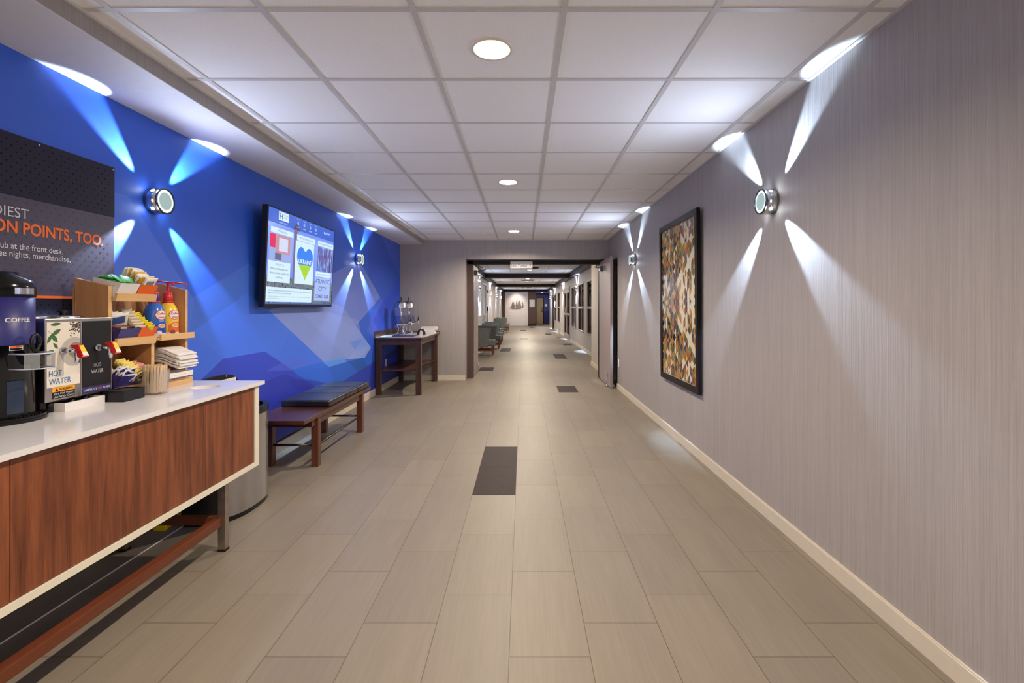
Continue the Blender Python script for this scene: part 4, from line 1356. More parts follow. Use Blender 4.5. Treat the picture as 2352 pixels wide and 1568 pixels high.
# stirrers in a clear tub
SX, SY = -1.872, 2.50
t = tag(MB().lathe((SX, SY, ZTOP), UZ, [(0, 0.0), (0.052, 0.0), (0.055, 0.004), (0.0625, 0.118), (0.0655, 0.120), (0.0655, 0.124), (0.0615, 0.124), (0.0535, 0.006), (0, 0.006)], 40).build('stirrer_tub', MGLASS), 'round clear plastic tub packed with wooden stirrers on the worktop', 'tub')
MSTICK = wood('stirrer_wood', S(196, 164, 124), S(226, 198, 158), 'Z', 2.0, 0.6)
ms = bx(-0.0009, 0.0009, -0.0036, 0.0036, 0, 0.134)
me = bpy.data.meshes.new('wooden_stirrer')
ms.bm.to_mesh(me)
ms.bm.free()
me.materials.append(MSTICK)
n = 0
for rr, cnt in ((0.0525, 44), (0.044, 34), (0.034, 24), (0.023, 14), (0.011, 7)):
    for i in range(cnt):
        a = 2 * PI * i / cnt + rr * 37
        o = bpy.data.objects.new('wooden_stirrer', me)
        col.objects.link(o)
        tilt = random.uniform(-0.015, 0.06)
        o.matrix_basis = Matrix.Translation((SX, SY, ZTOP + 0.0075 + random.uniform(0, 0.006))) @ Matrix.Rotation(a, 4, 'Z') @ Matrix.Translation((rr * 0.93 - 0.001, 0, 0)) @ Matrix.Rotation(max(0, tilt) * 0.9, 4, 'Y') @ Matrix.Rotation(random.uniform(-0.08, 0.08), 4, 'X')
        tag(o, 'thin wooden stirrer standing packed in the clear tub', 'stirrer', 'wooden stirrers in the tub')
        n += 1
o = bpy.data.objects.new('wooden_stirrer', me)
col.objects.link(o)
o.matrix_basis = T(SX + 0.028, SY + 0.03, ZTOP + 0.024, 0.03, 0.06, 0.7)
tag(o, 'single wooden stirrer sticking up above the others in the tub', 'stirrer', 'wooden stirrers in the tub')

# napkins
def napkin(y0, y1, x0, x1, zf, th):
    m = MB()
    n = 10
    top, bot = [], []
    for i in range(n + 1):
        x = x0 + (x1 - x0) * i / n
        zz = zf(i / n)
        for L_, dz in ((top, th), (bot, 0)):
            L_.append([m.bm.verts.new((x, y0, zz + dz)), m.bm.verts.new((x, y1, zz + dz))])
    for i in range(n):
        m.bm.faces.new((top[i][0], top[i + 1][0], top[i + 1][1], top[i][1]))
        m.bm.faces.new((bot[i][1], bot[i + 1][1], bot[i + 1][0], bot[i][0]))
        m.bm.faces.new((bot[i][0], bot[i + 1][0], top[i + 1][0], top[i][0]))
        m.bm.faces.new((top[i][1], top[i + 1][1], bot[i + 1][1], bot[i][1]))
    m.bm.faces.new((bot[0][1], bot[0][0], top[0][0], top[0][1]))
    m.bm.faces.new((bot[n][0], bot[n][1], top[n][1], top[n][0]))
    for f in m.bm.faces:
        f.smooth = False
    return m
for i in range(11):
    j = random.uniform(-0.006, 0.006)
    zf = lambda s, i=i: 0.996 + i * 0.0072 + 0.012 * math.sin(PI * min(1, s * 1.25)) - 0.034 * max(0, s - 0.5) ** 1.5 * 2.2
    tag(napkin(2.70 + j, 2.85 + j, -2.10 + j, -1.895 + j * 1.5 + 0.004 * math.sin(i), zf, 0.0058).build('paper_napkin', MPAPER), 'folded white paper napkin in the drooping upper stack', 'napkin', 'upper napkin stack')
for i in range(4):
    j = random.uniform(-0.005, 0.005)
    zf = lambda s, i=i: 0.8945 + i * 0.012 + (0.012 * s if i == 3 else 0.0)
    tag(napkin(2.66 + j, 2.85 + j, -2.10, (-1.958 if i < 2 else -1.918) + j, (lambda s, i=i: 0.894 + i * 0.0135), 0.0125).build('paper_napkin', MPAPER), 'folded white paper napkin in the flat lower stack', 'napkin', 'lower napkin stack')

# ------------------------------------------------------------------ poster board above the counter
t = thing('poster_board', 'dark dotted poster with white and orange lettering on the blue wall', 'poster', (XL, 2.0, 0.9))
MP1 = plain('poster_black', S(36, 32, 50), 0.4, spec=0.2)
MP2 = plain('poster_plum', S(70, 62, 80), 0.34, var=0.1)
MP3 = plain('poster_dark', S(36, 36, 54), 0.4, spec=0.2)
bx(XL + 0.004, XL + 0.012, 0.6, 2.643, 1.792, 2.058).build('upper_panel', MP1, t)
bx(XL + 0.004, XL + 0.014, 0.6, 2.637, 1.362, 1.790).build('text_panel', MP2, t)
bx(XL + 0.004, XL + 0.015, 0.6, 2.637, 1.350, 1.362).build('orange_stripe', MORANGE, t)
bx(XL + 0.004, XL + 0.012, 0.6, 2.637, 0.885, 1.350).build('lower_panel', MP3, t)
def dots(z0, z1, x, r, step):
    m = MB()
    row = 0
    zz = z0 + step * 0.5
    while zz < z1 - r:
        yy = 1.7 + (step * 0.5 if row % 2 else 0.0)
        while yy < 2.62:
            m.poly([(x, yy + r * math.cos(PI * k / 4), zz + r * math.sin(PI * k / 4)) for k in range(8)])
            yy += step
        zz += step * 0.56
        row += 1
    return m
MDOT = plain('poster_dot', S(13, 11, 20), 0.6, var=0, spec=0.1)
MDOT2 = plain('poster_dot_plum', S(48, 42, 58), 0.4, var=0)
o = dots(1.80, 2.05, XL + 0.0127, 0.0042, 0.041).build('dot_pattern', MDOT, t); o['kind'] = 'stuff'
o = dots(1.37, 1.78, XL + 0.0145, 0.0046, 0.045).build('dot_pattern', MDOT2, t); o['kind'] = 'stuff'
o = dots(0.90, 1.345, XL + 0.0127, 0.0042, 0.036).build('dot_pattern', MDOT, t); o['kind'] = 'stuff'
for y in (2.632, 2.23):
    MB().cyl((XL + 0.012, y, 2.045), (XL + 0.015, y, 2.045), 0.004).build('screw', MSTEEL, t)
MGW = plain('poster_white', S(222, 220, 222), 0.5, var=0)
MGO = plain('poster_orange', S(240, 106, 18), 0.5, var=0)
xx = XL + 0.0152
text('DIEST', t, (xx, 2.182, 1.698), RY, UZ, 0.046, 0.150, MGW, align='RIGHT', weight=-0.008)
text('ON POINTS, TOO.', t, (xx, 2.568, 1.631), RY, UZ, 0.053, 0.535, MGO, align='RIGHT', weight=0.024)
text('Club at the front desk.', t, (xx, 2.343, 1.561), RY, UZ, 0.028, 0.312, MGW, align='RIGHT')
text('free nights, merchandise,', t, (xx, 2.382, 1.527), RY, UZ, 0.028, 0.350, MGW, align='RIGHT')

# ------------------------------------------------------------------ waste can beside the counter
CY_ = 3.225
t = thing('waste_can', 'half round stainless waste can with black rim and arched back plate', 'waste can', (-1.9, CY_, 0))
def dpts(g, k=1.0, n=40):
    out = []
    for i in range(n + 1):
        a = -PI / 2 + PI * i / n
        c_, s_ = math.cos(a), math.sin(a)
        out.append((-2.02 + (0.28 + g) * abs(c_) ** (2 / 2.7), CY_ + (0.305 + g) * math.copysign(abs(s_) ** (2 / 2.7), s_)))
    return out
m = MB()
pts = dpts(0)
for (xa, ya), (xb, yb) in zip(pts, pts[1:]):
    f = m.bm.faces.new([m.bm.verts.new(p) for p in ((xa, ya, 0.03), (xb, yb, 0.03), (xb, yb, 0.612), (xa, ya, 0.612))])
    f.smooth = True
bmesh.ops.remove_doubles(m.bm, verts=m.bm.verts, dist=1e-5)
m.build('can_body', MSTEEL, t)
MB().prism(dpts(-0.004) + [(-2.024, CY_ + 0.30), (-2.024, CY_ - 0.30)], 'Z', 0.0, 0.03).build('can_base', MBLACK, t)
q_ = dpts(0.003)
for seg_ in (q_[:9], q_[-9:]):
    m = MB()
    for (xa, ya), (xb, yb) in zip(seg_, seg_[1:]):
        m.poly([(xa, ya, 0.03), (xb, yb, 0.03), (xb, yb, 0.608), (xa, ya, 0.608)])
    bmesh.ops.remove_doubles(m.bm, verts=m.bm.verts, dist=1e-5)
    m.build('end_panel', MBLACK, t)
m = MB()
o1, i1 = dpts(0.004), dpts(-0.028)
for z0, z1 in ((0.606, 0.648),):
    for k in range(len(o1) - 1):
        a, b, c, d = o1[k], o1[k + 1], i1[k + 1], i1[k]
        m.poly([(*a, z0), (*b, z0), (*b, z1), (*a, z1)]); m.poly([(*a, z1), (*b, z1), (*c, z1), (*d, z1)]); m.poly([(*d, z1), (*c, z1), (*c, z0), (*d, z0)])
m.box(-2.03, -2.016, CY_ - 0.31, CY_ + 0.31, 0.03, 0.648)
bmesh.ops.remove_doubles(m.bm, verts=m.bm.verts, dist=1e-5)
m.build('can_rim', MBLACK, t)
MB().prism(dpts(-0.006) + [(-2.018, CY_ + 0.29), (-2.018, CY_ - 0.29)], 'Z', 0.05, 0.3).build('can_liner', MBLACK, t)
ap = [(CY_ - 0.27, 0.648), (CY_ + 0.255, 0.648)]
for i in range(25):
    a = PI * i / 24
    ap.append((CY_ - 0.0075 + 0.2625 * abs(math.cos(a)) ** 0.6 * (1 if math.cos(a) >= 0 else -1), 0.70 + 0.158 * math.sin(a) ** 0.75))
MB().prism(ap, 'X', -2.03, -2.005).build('back_plate', MBLACK, t)
bx(-2.0049, -2.0035, CY_ - 0.19, CY_ + 0.205, 0.70, 0.824).build('paper_notice', MPAPER, t)
m = MB()
for k in range(3):
    m.box(-2.0035, -2.0032, CY_ - 0.15, CY_ + 0.17 - 0.04 * k, 0.80 - 0.02 * k, 0.806 - 0.02 * k)
m.build('notice_print', MGREYT, t)
MB().cyl((-2.005, CY_ + 0.09, 0.845), (-2.001, CY_ + 0.09, 0.845), 0.007).build('plate_screw', MSTEEL, t)

# under the counter
t = thing('floor_sign', 'yellow folded floor sign lying by the wall under the cabinet', 'floor sign', (-2.12, 3.0, 0))
bx(-2.16, -2.10, 2.88, 3.12, 0.0, 0.022, bev=0.004).build('sign_leaf', plain('sign_yellow', S(236, 206, 32), 0.4), t)
bx(-2.165, -2.095, 2.875, 2.895, 0.0, 0.034, bev=0.004).build('sign_handle', plain('sign_yellow', S(236, 206, 32), 0.4), t)
tag(MB().tube([(-2.03, 0.6 + 0.3 * k, 0.0035) for k in range(9)], 0.0035, 6).build('floor_cable', plain('cable_pale', S(226, 222, 216), 0.5)), 'thin pale cable running straight along the floor under the cabinet', 'cable')

# ------------------------------------------------------------------ bench and cushions
t = thing('bench', 'low dark wood bench with thin metal stretchers against the blue wall', 'bench', (-1.9, 4.57, 0))
bx(-2.12, -1.672, 3.757, 5.385, 0.410, 0.440, bev=0.003).build('seat_top', MBENCH, t)
m = MB()
m.box(-1.722, -1.70, 3.95, 5.20, 0.345, 0.410); m.box(-2.10, -2.08, 3.95, 5.20, 0.345, 0.410)
m.box(-2.08, -1.722, 3.95, 3.972, 0.345, 0.410); m.box(-2.08, -1.722, 5.178, 5.20, 0.345, 0.410)
m.build('apron', MBENCH, t)
MLEGW = wood('bench_leg_wood', S(70, 36, 26), S(108, 60, 40), 'Z', 1.2, 0.35)
for x in (-1.742, -2.118):
    for y in (4.035, 5.13):
        bx(x, x + 0.058, y, y + 0.058, 0, 0.410, bev=0.003).build('leg', MLEGW, t)
MROD = plain('dark_rod', S(92, 84, 80), 0.3, 0.9)
MB().cyl((-2.06, 4.064, 0.17), (-1.742, 4.064, 0.17), 0.010).build('stretcher', MROD, t)
MB().cyl((-2.06, 5.159, 0.17), (-1.742, 5.159, 0.17), 0.010).build('stretcher', MROD, t)
MB().cyl((-1.713, 4.093, 0.165), (-1.713, 5.13, 0.165), 0.010).build('stretcher', MROD, t)
MB().cyl((-2.089, 4.093, 0.165), (-2.089, 5.13, 0.165), 0.010).build('stretcher', MROD, t)
def cushion(y0, y1, label):
    x0, x1 = -2.108, -1.682
    t = thing('bench_cushion', label, 'cushion', ((x0 + x1) / 2, (y0 + y1) / 2, 0.4405), group='leather bench cushions')
    m = bx(x0, x1, y0, y1, 0.4405, 0.500, bev=0.018, seg=4)
    for v in m.bm.verts:
        if v.co.z > 0.47:
            u, q = (v.co.x - x0) / (x1 - x0), (v.co.y - y0) / (y1 - y0)
            v.co.z += 0.010 * math.sin(PI * u) * math.sin(PI * q)
    for f in m.bm.faces:
        f.smooth = True
    m.build('cushion_body', MLEATHER, t)
    zz = 0.486
    MB().tube([(x0 + 0.002, y0 + 0.002, zz), (x1 - 0.002, y0 + 0.002, zz), (x1 - 0.002, y1 - 0.002, zz), (x0 + 0.002, y1 - 0.002, zz), (x0 + 0.002, y0 + 0.002, zz)], 0.003, 6).build('piping', MLEATHER, t)
cushion(4.274, 4.640, 'blue black leather cushion nearest on the wooden bench')
cushion(4.646, 5.002, 'blue black leather cushion in the middle of the bench')
cushion(5.008, 5.372, 'blue black leather cushion farthest along the bench')

# ------------------------------------------------------------------ side table with drinks dispensers
t = thing('side_table', 'dark wood side table with a pale top in the corner', 'table', (-1.86, 8.0, 0))
MTABX = wood('table_wood_long', S(52, 30, 24), S(96, 60, 46), 'Y', 1.2, 0.3)
m = MB()
m.box(XL + 0.005, -1.485, 7.27, 8.765, 0.832, 0.856, bev=0.003)
m.build('top_edge', MTABX, t)
bx(XL + 0.02, -1.497, 7.285, 8.75, 0.856, 0.861).build('tabletop', plain('table_stone', S(196, 190, 192), 0.2), t)
bx(XL + 0.003, XL + 0.02, 7.27, 8.765, 0.856, 0.945).build('backsplash', MTABX, t)
bx(XL + 0.02, -1.485, 8.748, 8.765, 0.861, 0.875).build('backsplash', MTABX, t)
m = MB()
m.box(-2.14, -1.60, 7.33, 7.352, 0.745, 0.832); m.box(-1.56, -1.54, 7.38, 8.66, 0.745, 0.832); m.box(-2.19, -2.17, 7.38, 8.66, 0.745, 0.832); m.box(-2.14, -1.60, 8.68, 8.70, 0.745, 0.832)
m.build('apron', MTABX, t)
for x in (-2.20, -1.60):
    for y in (7.30, 8.66):
        bx(x, x + 0.078, y, y + 0.078, 0, 0.832, bev=0.002).build('leg', MTABLE, t)
pts = [(-2.18, 7.36)]
for i in range(15):
    s = i / 14
    pts.append((-2.10 + 0.50 * s, 7.37))
pts = [(-2.18, 7.36), (-1.57, 7.36)]
for i in range(15):
    s = i / 14
    pts.append((-1.57 - 0.12 * math.sin(PI * s), 7.42 + 1.22 * s))
pts += [(-1.57, 8.70), (-2.18, 8.70)]
MB().prism(pts, 'Z', 0.352, 0.375).build('lower_shelf', MTABX, t)
def dispenser(x, y, label):
    z0 = 0.8615
    t = thing('drink_dispenser', label, 'drink dispenser', (x, y, z0), group='juice dispensers')
    A = (x, y, z0)
    MB().lathe(A, UZ, [(0, 0.0), (0.085, 0.0), (0.085, 0.008), (0.07, 0.02), (0, 0.02)], 32).build('foot_ring', MCHROME, t)
    for k in range(3):
        a = PI / 2 + 2 * PI * k / 3
        d = Vector((math.cos(a), math.sin(a), 0))
        MB().tube([Vector(A) + d * 0.075 + Vector((0, 0, 0.012)), Vector(A) + d * 0.05 + Vector((0, 0, 0.06)), Vector(A) + d * 0.04 + Vector((0, 0, 0.11)), Vector(A) + d * 0.06 + Vector((0, 0, 0.16)), Vector(A) + d * 0.09 + Vector((0, 0, 0.178))], [0.014, 0.012, 0.011, 0.012, 0.014], 10).build('leg', MCHROME, t)
    MB().lathe(A, UZ, [(0.03, 0.15), (0.105, 0.172), (0.107, 0.185), (0.104, 0.185), (0.03, 0.165)], 36).build('tank_seat', MCHROME, t)
    MB().lathe(A, UZ, [(0, 0.185), (0.098, 0.186), (0.101, 0.2), (0.101, 0.436)], 36).build('tank', glassy('tank_plastic', (0.90, 0.92, 0.96, 1), 0.5), t)
    MB().lathe(A, UZ, [(0, 0.188), (0.097, 0.189), (0.097, 0.31), (0, 0.31)], 36).build('water', glassy('water_blue', (0.62, 0.72, 0.96, 1), 0.2), t)
    MB().lathe(A, UZ, [(0.0, 0.19), (0.022, 0.19), (0.022, 0.43), (0, 0.43)], 20).build('ice_core', MSTEEL, t)
    MB().lathe(A, UZ, [(0.105, 0.434), (0.106, 0.446), (0.103, 0.452), (0.100, 0.49), (0.085, 0.525), (0.055, 0.545), (0, 0.552)], 36).build('lid', MSTEEL, t)
    m = MB()
    m.lathe((x, y, z0 + 0.55), UZ, [(0.012, 0), (0.006, 0.01), (0.006, 0.025), (0.010, 0.035), (0.007, 0.05), (0, 0.068)], 16)
    m.build('finial', MDARK, t)
    m = MB()
    m.cyl((x + 0.095, y, z0 + 0.205), (x + 0.165, y, z0 + 0.205), 0.011)
    m.cyl((x + 0.16, y, z0 + 0.225), (x + 0.16, y, z0 + 0.165), 0.013, 0.010)
    m.build('spigot', MCHROME, t)
    MB().lathe((x + 0.16, y, z0 + 0.225), UZ, [(0.014, 0), (0.016, 0.02), (0.008, 0.03), (0.010, 0.06), (0, 0.066)], 16).build('spigot_handle', MBLACK, t)
dispenser(-1.965, 7.90, 'domed steel drink dispenser nearer on the corner table')
dispenser(-1.925, 8.26, 'domed steel drink dispenser farther back on the corner table')
tag(bx(-2.0, -1.665, 7.48, 7.72, 0.8612, 0.874, bev=0.003).build('menu_folder', plain('folder_navy', S(44, 48, 116), 0.35)), 'dark blue flat folder lying at the front of the corner table', 'folder')
tag(bx(-2.17, -2.02, 7.42, 7.68, 0.8612, 0.866).build('paper_sheet', plain('paper_blue', S(156, 190, 226), 0.6)), 'pale blue sheet lying on the left front of the corner table', 'paper')
t = thing('wire_rack', 'small black wire rack on the corner table beside the white cloths', 'rack', (-1.63, 7.95, 0.8612))
m = MB()
for k in range(4):
    yy = 7.87 + 0.05 * k
    m.tube([(-1.70, yy, 0.866)] + [(-1.65 + 0.05 * math.cos(a), yy, 0.866 + 0.085 * math.sin(a)) for a in [PI - PI * j / 10 for j in range(11)]] + [(-1.60, yy, 0.866)], 0.005, 6)
m.build('wire_loop', MBLACK, t)
m = MB()
m.cyl((-1.70, 7.85, 0.866), (-1.70, 8.04, 0.866), 0.0048); m.cyl((-1.60, 7.85, 0.866), (-1.60, 8.04, 0.866), 0.0048)
m.build('wire_base', MBLACK, t)
for i in range(6):
    w2 = 0.0 if i < 3 else 0.02
    y0 = 8.40
    x0 = -1.78 + (0.02 if i >= 3 else 0.0)
    o = bx(x0, x0 + 0.26, y0 + w2, y0 + 0.20, 0.8615 + i * 0.0185, 0.8615 + i * 0.0185 + 0.0175, bev=0.005).build('folded_cloth', MPAPER)
    tag(o, 'folded white cloth in the stack at the back of the corner table', 'cloth', 'folded white cloths')
t = thing('wall_outlet', 'white wall outlet on the blue wall under the corner table', 'outlet', (XL, 7.9, 0.42))
bx(XL, XL + 0.006, 7.865, 7.935, 0.36, 0.475, bev=0.002).build('outlet_plate', MWHITEP, t)
for z_ in (0.395, 0.44):
    bx(XL + 0.006, XL + 0.0075, 7.885, 7.915, z_ - 0.014, z_ + 0.014).build('socket', MIVORY, t)
t = thing('wall_outlet', 'white outlet on the right wall beside the open door leaf', 'outlet', (XR, 7.85, 0.42))
bx(XR - 0.006, XR, 7.80, 7.87, 0.36, 0.475, bev=0.002).build('outlet_plate', MWHITEP, t)
for z_ in (0.395, 0.44):
    bx(XR - 0.0075, XR - 0.006, 7.82, 7.85, z_ - 0.014, z_ + 0.014).build('socket', MIVORY, t)

# ------------------------------------------------------------------ television
tvx = -2.10
t = thing('television', 'large wall television showing a blue hotel welcome screen', 'television', (XL, 4.70, 1.73))
SH = 0.035                         # forward lean: top edge farther from the wall
def tx(z):
    return tvx - 0.012 + SH * (z - 1.31) / 0.84
def tv_slab(y0, y1, z0, z1, d0, d1):
    return MB().hexa([(tx(z0) + d0, y0, z0), (tx(z0) + d1, y0, z0), (tx(z0) + d1, y1, z0), (tx(z0) + d0, y1, z0),
                      (tx(z1) + d0, y0, z1), (tx(z1) + d1, y0, z1), (tx(z1) + d1, y1, z1), (tx(z1) + d0, y1, z1)])
tv_slab(3.996, 5.409, 1.313, 2.148, -0.045, 0.0).build('tv_case', MBLACK, t)
bx(XL, tvx - 0.05, 4.5, 4.9, 1.55, 1.9).build('wall_bracket', MDARK, t)
EK = 0.66
def scr(name, y0, y1, z0, z1, lay, mat):
    m = MB()
    d = 0.0006 + 0.0004 * lay
    m.poly([(tx(z0) + d, y0, z0), (tx(z0) + d, y1, z0), (tx(z1) + d, y1, z1), (tx(z1) + d, y0, z1)])
    return m.build(name, mat, SCREEN if name != 'screen' else t, normals=False)
m_, nt_, b_ = mk('screen_sky')
sep = nt_.nodes.new('ShaderNodeSeparateXYZ')
nt_.links.new(pos(nt_), sep.inputs[0])
hz = M_(nt_, 'DIVIDE', M_(nt_, 'SUBTRACT', sep.outputs[2], 1.33), 0.80)
nf = noise(nt_, scaled(nt_, pos(nt_), (1, 30, 30)), 1.0, 4, 0.6)
skyc = ramp(nt_, hz, [(0.0, S(58, 90, 190)), (0.35, S(110, 140, 236)), (0.75, S(140, 168, 250)), (1.0, S(60, 110, 216))])
town = ramp(nt_, nf, [(0.38, S(40, 52, 84)), (0.5, S(120, 130, 150)), (0.62, S(84, 110, 84))])
band = M_(nt_, 'MULTIPLY', M_(nt_, 'LESS_THAN', hz, 0.30), M_(nt_, 'GREATER_THAN', hz, 0.02))
nt_.links.new(mixc(nt_, band, skyc, town), b_.inputs['Emission Color'])
b_.inputs['Emission Strength'].default_value = EK
b_.inputs['Base Color'].default_value = (0.01, 0.01, 0.01, 1)
b_.inputs['Roughness'].default_value = 0.15
SCREEN = None
SCREEN = scr('screen', 4.016, 5.392, 1.336, 2.136, 0, m_)
EW = emis('screen_white', S(206, 232, 248), EK)
EH = emis('screen_header', S(52, 98, 206), EK)
EG = emis('screen_grey_text', S(110, 130, 160), EK)
EDK = emis('screen_dark_text', S(52, 66, 96), EK)
EL = emis('screen_light_text', S(226, 238, 250), EK)
scr('screen_header', 4.016, 5.392, 2.018, 2.136, 1, EH)
scr('screen_tower', 4.47, 4.535, 1.56, 2.02, 2, emis('screen_brown', S(110, 100, 140), EK))
m = MB()
m.poly([(tx(2.0) + 0.0018, 4.44, 2.012), (tx(2.0) + 0.0018, 4.60, 2.012), (tx(2.07) + 0.0018, 4.515, 2.078)])
m.build('screen_tower', emis('screen_roof', S(74, 66, 100), EK), SCREEN, normals=False)
scr('screen_logo', 4.18, 4.355, 2.055, 2.128, 3, EW)
def st(s, y, z, cap, width, mat, align='LEFT', weight=0.0, lay=6):
    upv = Vector((SH / 0.84, 0, 1))
    return text(s, SCREEN, (tx(z) + 0.0006 + 0.0004 * lay, y, z), RY, upv, cap, width, mat, name='screen_text', weight=weight, align=align)
EBL = emis('screen_ink', S(40, 74, 130), EK)
st('H', 4.195, 2.066, 0.052, 0.05, EBL, weight=0.01)
st('Holiday Inn', 4.262, 2.10, 0.012, 0.082, EBL)
st('Express', 4.262, 2.078, 0.013, 0.065, EBL)
st('AN IHG HOTEL', 4.186, 2.029, 0.012, 0.15, EL)
for i, (y, z_) in enumerate(((4.537, 2.081), (4.664, 2.081), (4.796, 2.081), (4.923, 2.081))):
    m = MB()
    for k in range(8):
        a = k * PI / 4
        m.poly([(tx(z_) + 0.003, y + 0.018 * math.cos(a - 0.13), z_ + 0.018 * math.sin(a - 0.13)), (tx(z_) + 0.003, y + 0.018 * math.cos(a + 0.13), z_ + 0.018 * math.sin(a + 0.13)), (tx(z_) + 0.003, y, z_)])
    m.build('screen_weather_icon', EL, SCREEN, normals=False)
    st(('61-71F', '59-70F', '58-68F', '56-65F')[i], y, 2.04, 0.010, 0.055, EL, 'CENTER')
    st(('Today', 'Monday', 'Tues', 'Wed')[i], y, 2.112, 0.008, 0.05, EL, 'CENTER')
st('06:50 PM', 5.20, 2.072, 0.022, 0.16, EL, 'CENTER')
scr('screen_panel', 4.058, 4.456, 1.935, 1.982, 3, EW)
st('Welcome', 4.257, 1.950, 0.022, 0.16, EG, 'CENTER')
scr('screen_photo', 4.046, 4.44, 1.702, 1.930, 3, emis('screen_photo_pale', S(150, 170, 226), EK))
scr('screen_photo', 4.15, 4.40, 1.77, 1.925, 4, emis('screen_photo_tan', S(196, 140, 150), EK))
scr('screen_photo', 4.20, 4.36, 1.79, 1.905, 5, emis('screen_photo_white', S(206, 214, 240), EK))
scr('screen_photo', 4.05, 4.14, 1.81, 1.925, 5, emis('screen_photo_red', S(222, 40, 96), EK))
scr('screen_photo', 4.14, 4.25, 1.712, 1.77, 5, emis('screen_photo_grey', S(96, 100, 136), EK))
scr('screen_panel', 4.032, 4.42, 1.522, 1.700, 3, EW)
st('WELCOME TO', 4.226, 1.664, 0.017, 0.15, EG, 'CENTER')
st('Holiday Inn Express & Suites', 4.226, 1.628, 0.018, 0.30, EDK, 'CENTER')
st('Absecon-Atlantic City Area, NJ', 4.226, 1.592, 0.018, 0.32, EDK, 'CENTER')
st('an IHG hotel', 4.226, 1.556, 0.017, 0.13, EDK, 'CENTER')
scr('screen_panel', 4.526, 4.922, 1.930, 1.983, 3, EW)
st('Hotel Information', 4.724, 1.948, 0.022, 0.29, EG, 'CENTER')
scr('screen_panel', 4.505, 4.90, 1.528, 1.925, 3, EW)
# heart, split blue above and green-yellow below
def heart(zc0, zc1):
    pts = []
    for i in range(64):
        a = 2 * PI * i / 64
        hx = 16 * math.sin(a) ** 3 / 16.0
        hy = (13 * math.cos(a) - 5 * math.cos(2 * a) - 2 * math.cos(3 * a) - math.cos(4 * a))
        pts.append((4.71 + 0.170 * hx, 1.558 + (hy + 17.0) / 29.0 * 0.318))
    return pts
hp = heart(0, 0)
ZSPL = 1.71
up_, dn_ = [], []
for i in range(64):
    a, b = hp[i], hp[(i + 1) % 64]
    (up_ if a[1] >= ZSPL else dn_).append(a)
    if (a[1] >= ZSPL) != (b[1] >= ZSPL):
        k = (ZSPL - a[1]) / (b[1] - a[1])
        c = (a[0] + k * (b[0] - a[0]), ZSPL)
        up_.append(c); dn_.append(c)
for pl, mt in ((up_, emis('heart_blue', S(44, 128, 236), EK)), (dn_, emis('heart_green', S(160, 208, 36), EK))):
    m = MB()
    m.poly([(tx(z_) + 0.0026, y, z_) for y, z_ in pl])
    bmesh.ops.triangulate(m.bm, faces=m.bm.faces)
    m.build('screen_heart', mt, SCREEN, normals=False)
st('UKRAINE', 4.71, 1.722, 0.040, 0.272, EL, 'CENTER', 0.02, 8)
scr('screen_panel', 4.99, 5.388, 1.935, 1.986, 3, EW)
st('October 2022 Events', 5.19, 1.952, 0.021, 0.33, EG, 'CENTER')
m_, nt_, b_ = mk('screen_crowd')
nf = noise(nt_, scaled(nt_, pos(nt_), (1, 34, 9)), 1.0, 3, 0.6)
nt_.links.new(ramp(nt_, nf, [(0.34, S(66, 52, 100)), (0.48, S(110, 96, 160)), (0.56, S(80, 140, 220)), (0.66, S(196, 196, 240))]), b_.inputs['Emission Color'])
b_.inputs['Emission Strength'].default_value = EK
b_.inputs['Base Color'].default_value = (0.01, 0.01, 0.01, 1)
scr('screen_photo', 4.98, 5.375, 1.682, 1.925, 3, m_)
scr('screen_panel', 4.96, 5.35, 1.622, 1.672, 3, EW)
st('September 2022 Events', 5.155, 1.638, 0.020, 0.34, EG, 'CENTER')
scr('screen_panel', 4.945, 5.335, 1.378, 1.617, 3, emis('screen_poster', S(158, 182, 244), EK))
st('ATLANTIC', 5.14, 1.555, 0.045, 0.36, EDK, 'CENTER')
st('CITY', 5.14, 1.480, 0.045, 0.20, EDK, 'CENTER')
st('COMEDY CLUB', 5.14, 1.405, 0.036, 0.33, emis('screen_plum', S(86, 46, 120), EK), 'CENTER', 0.015)
scr('screen_panel', 4.02, 4.885, 1.356, 1.48, 3, EW)
st('Defendants allegedly used money taken from the program to buy luxury cars and homes. It\'s the', 4.045, 1.447, 0.013, 0.80, EDK)
st('largest Covid-related fraud uncovered to date.', 4.045, 1.425, 0.013, 0.40, EDK)
st('The Justice Department on Tuesday announced charges against 47 people accused of stealing funds', 4.045, 1.398, 0.009, 0.80, EG)
st('meant to feed children during the pandemic.', 4.045, 1.380, 0.009, 0.20, EG)
MB().cyl((tx(1.325) + 0.0004, 4.70, 1.325), (tx(1.325) + 0.001, 4.70, 1.325), 0.006).build('brand_mark', MSTEEL, t)

# ------------------------------------------------------------------ framed mosaic art on the right wall
t = thing('framed_art', 'tall black framed mosaic of coloured triangles on the right wall', 'picture', (XR, 4.73, 1.36))
y0, y1, z0, z1 = 4.16, 5.30, 0.565, 2.155
def ax_(z_, d):
    return XR - 0.028 - 0.016 * (z_ - z0) / (z1 - z0) - d
def aslab(ya, yb, za, zb, d0, d1):
    return MB().hexa([(ax_(za, d1), ya, za), (ax_(za, d0), ya, za), (ax_(za, d0), yb, za), (ax_(za, d1), yb, za),
                      (ax_(zb, d1), ya, zb), (ax_(zb, d0), ya, zb), (ax_(zb, d0), yb, zb), (ax_(zb, d1), yb, zb)])
fw = 0.058
for a in ((y0, y1, z1 - fw, z1), (y0, y1, z0, z0 + fw), (y0, y0 + fw, z0 + fw, z1 - fw), (y1 - fw, y1, z0 + fw, z1 - fw)):
    aslab(*a, -0.02, 0.012).build('frame_rail', plain('frame_black', S(20, 13, 17), 0.35, spec=0.15), t)
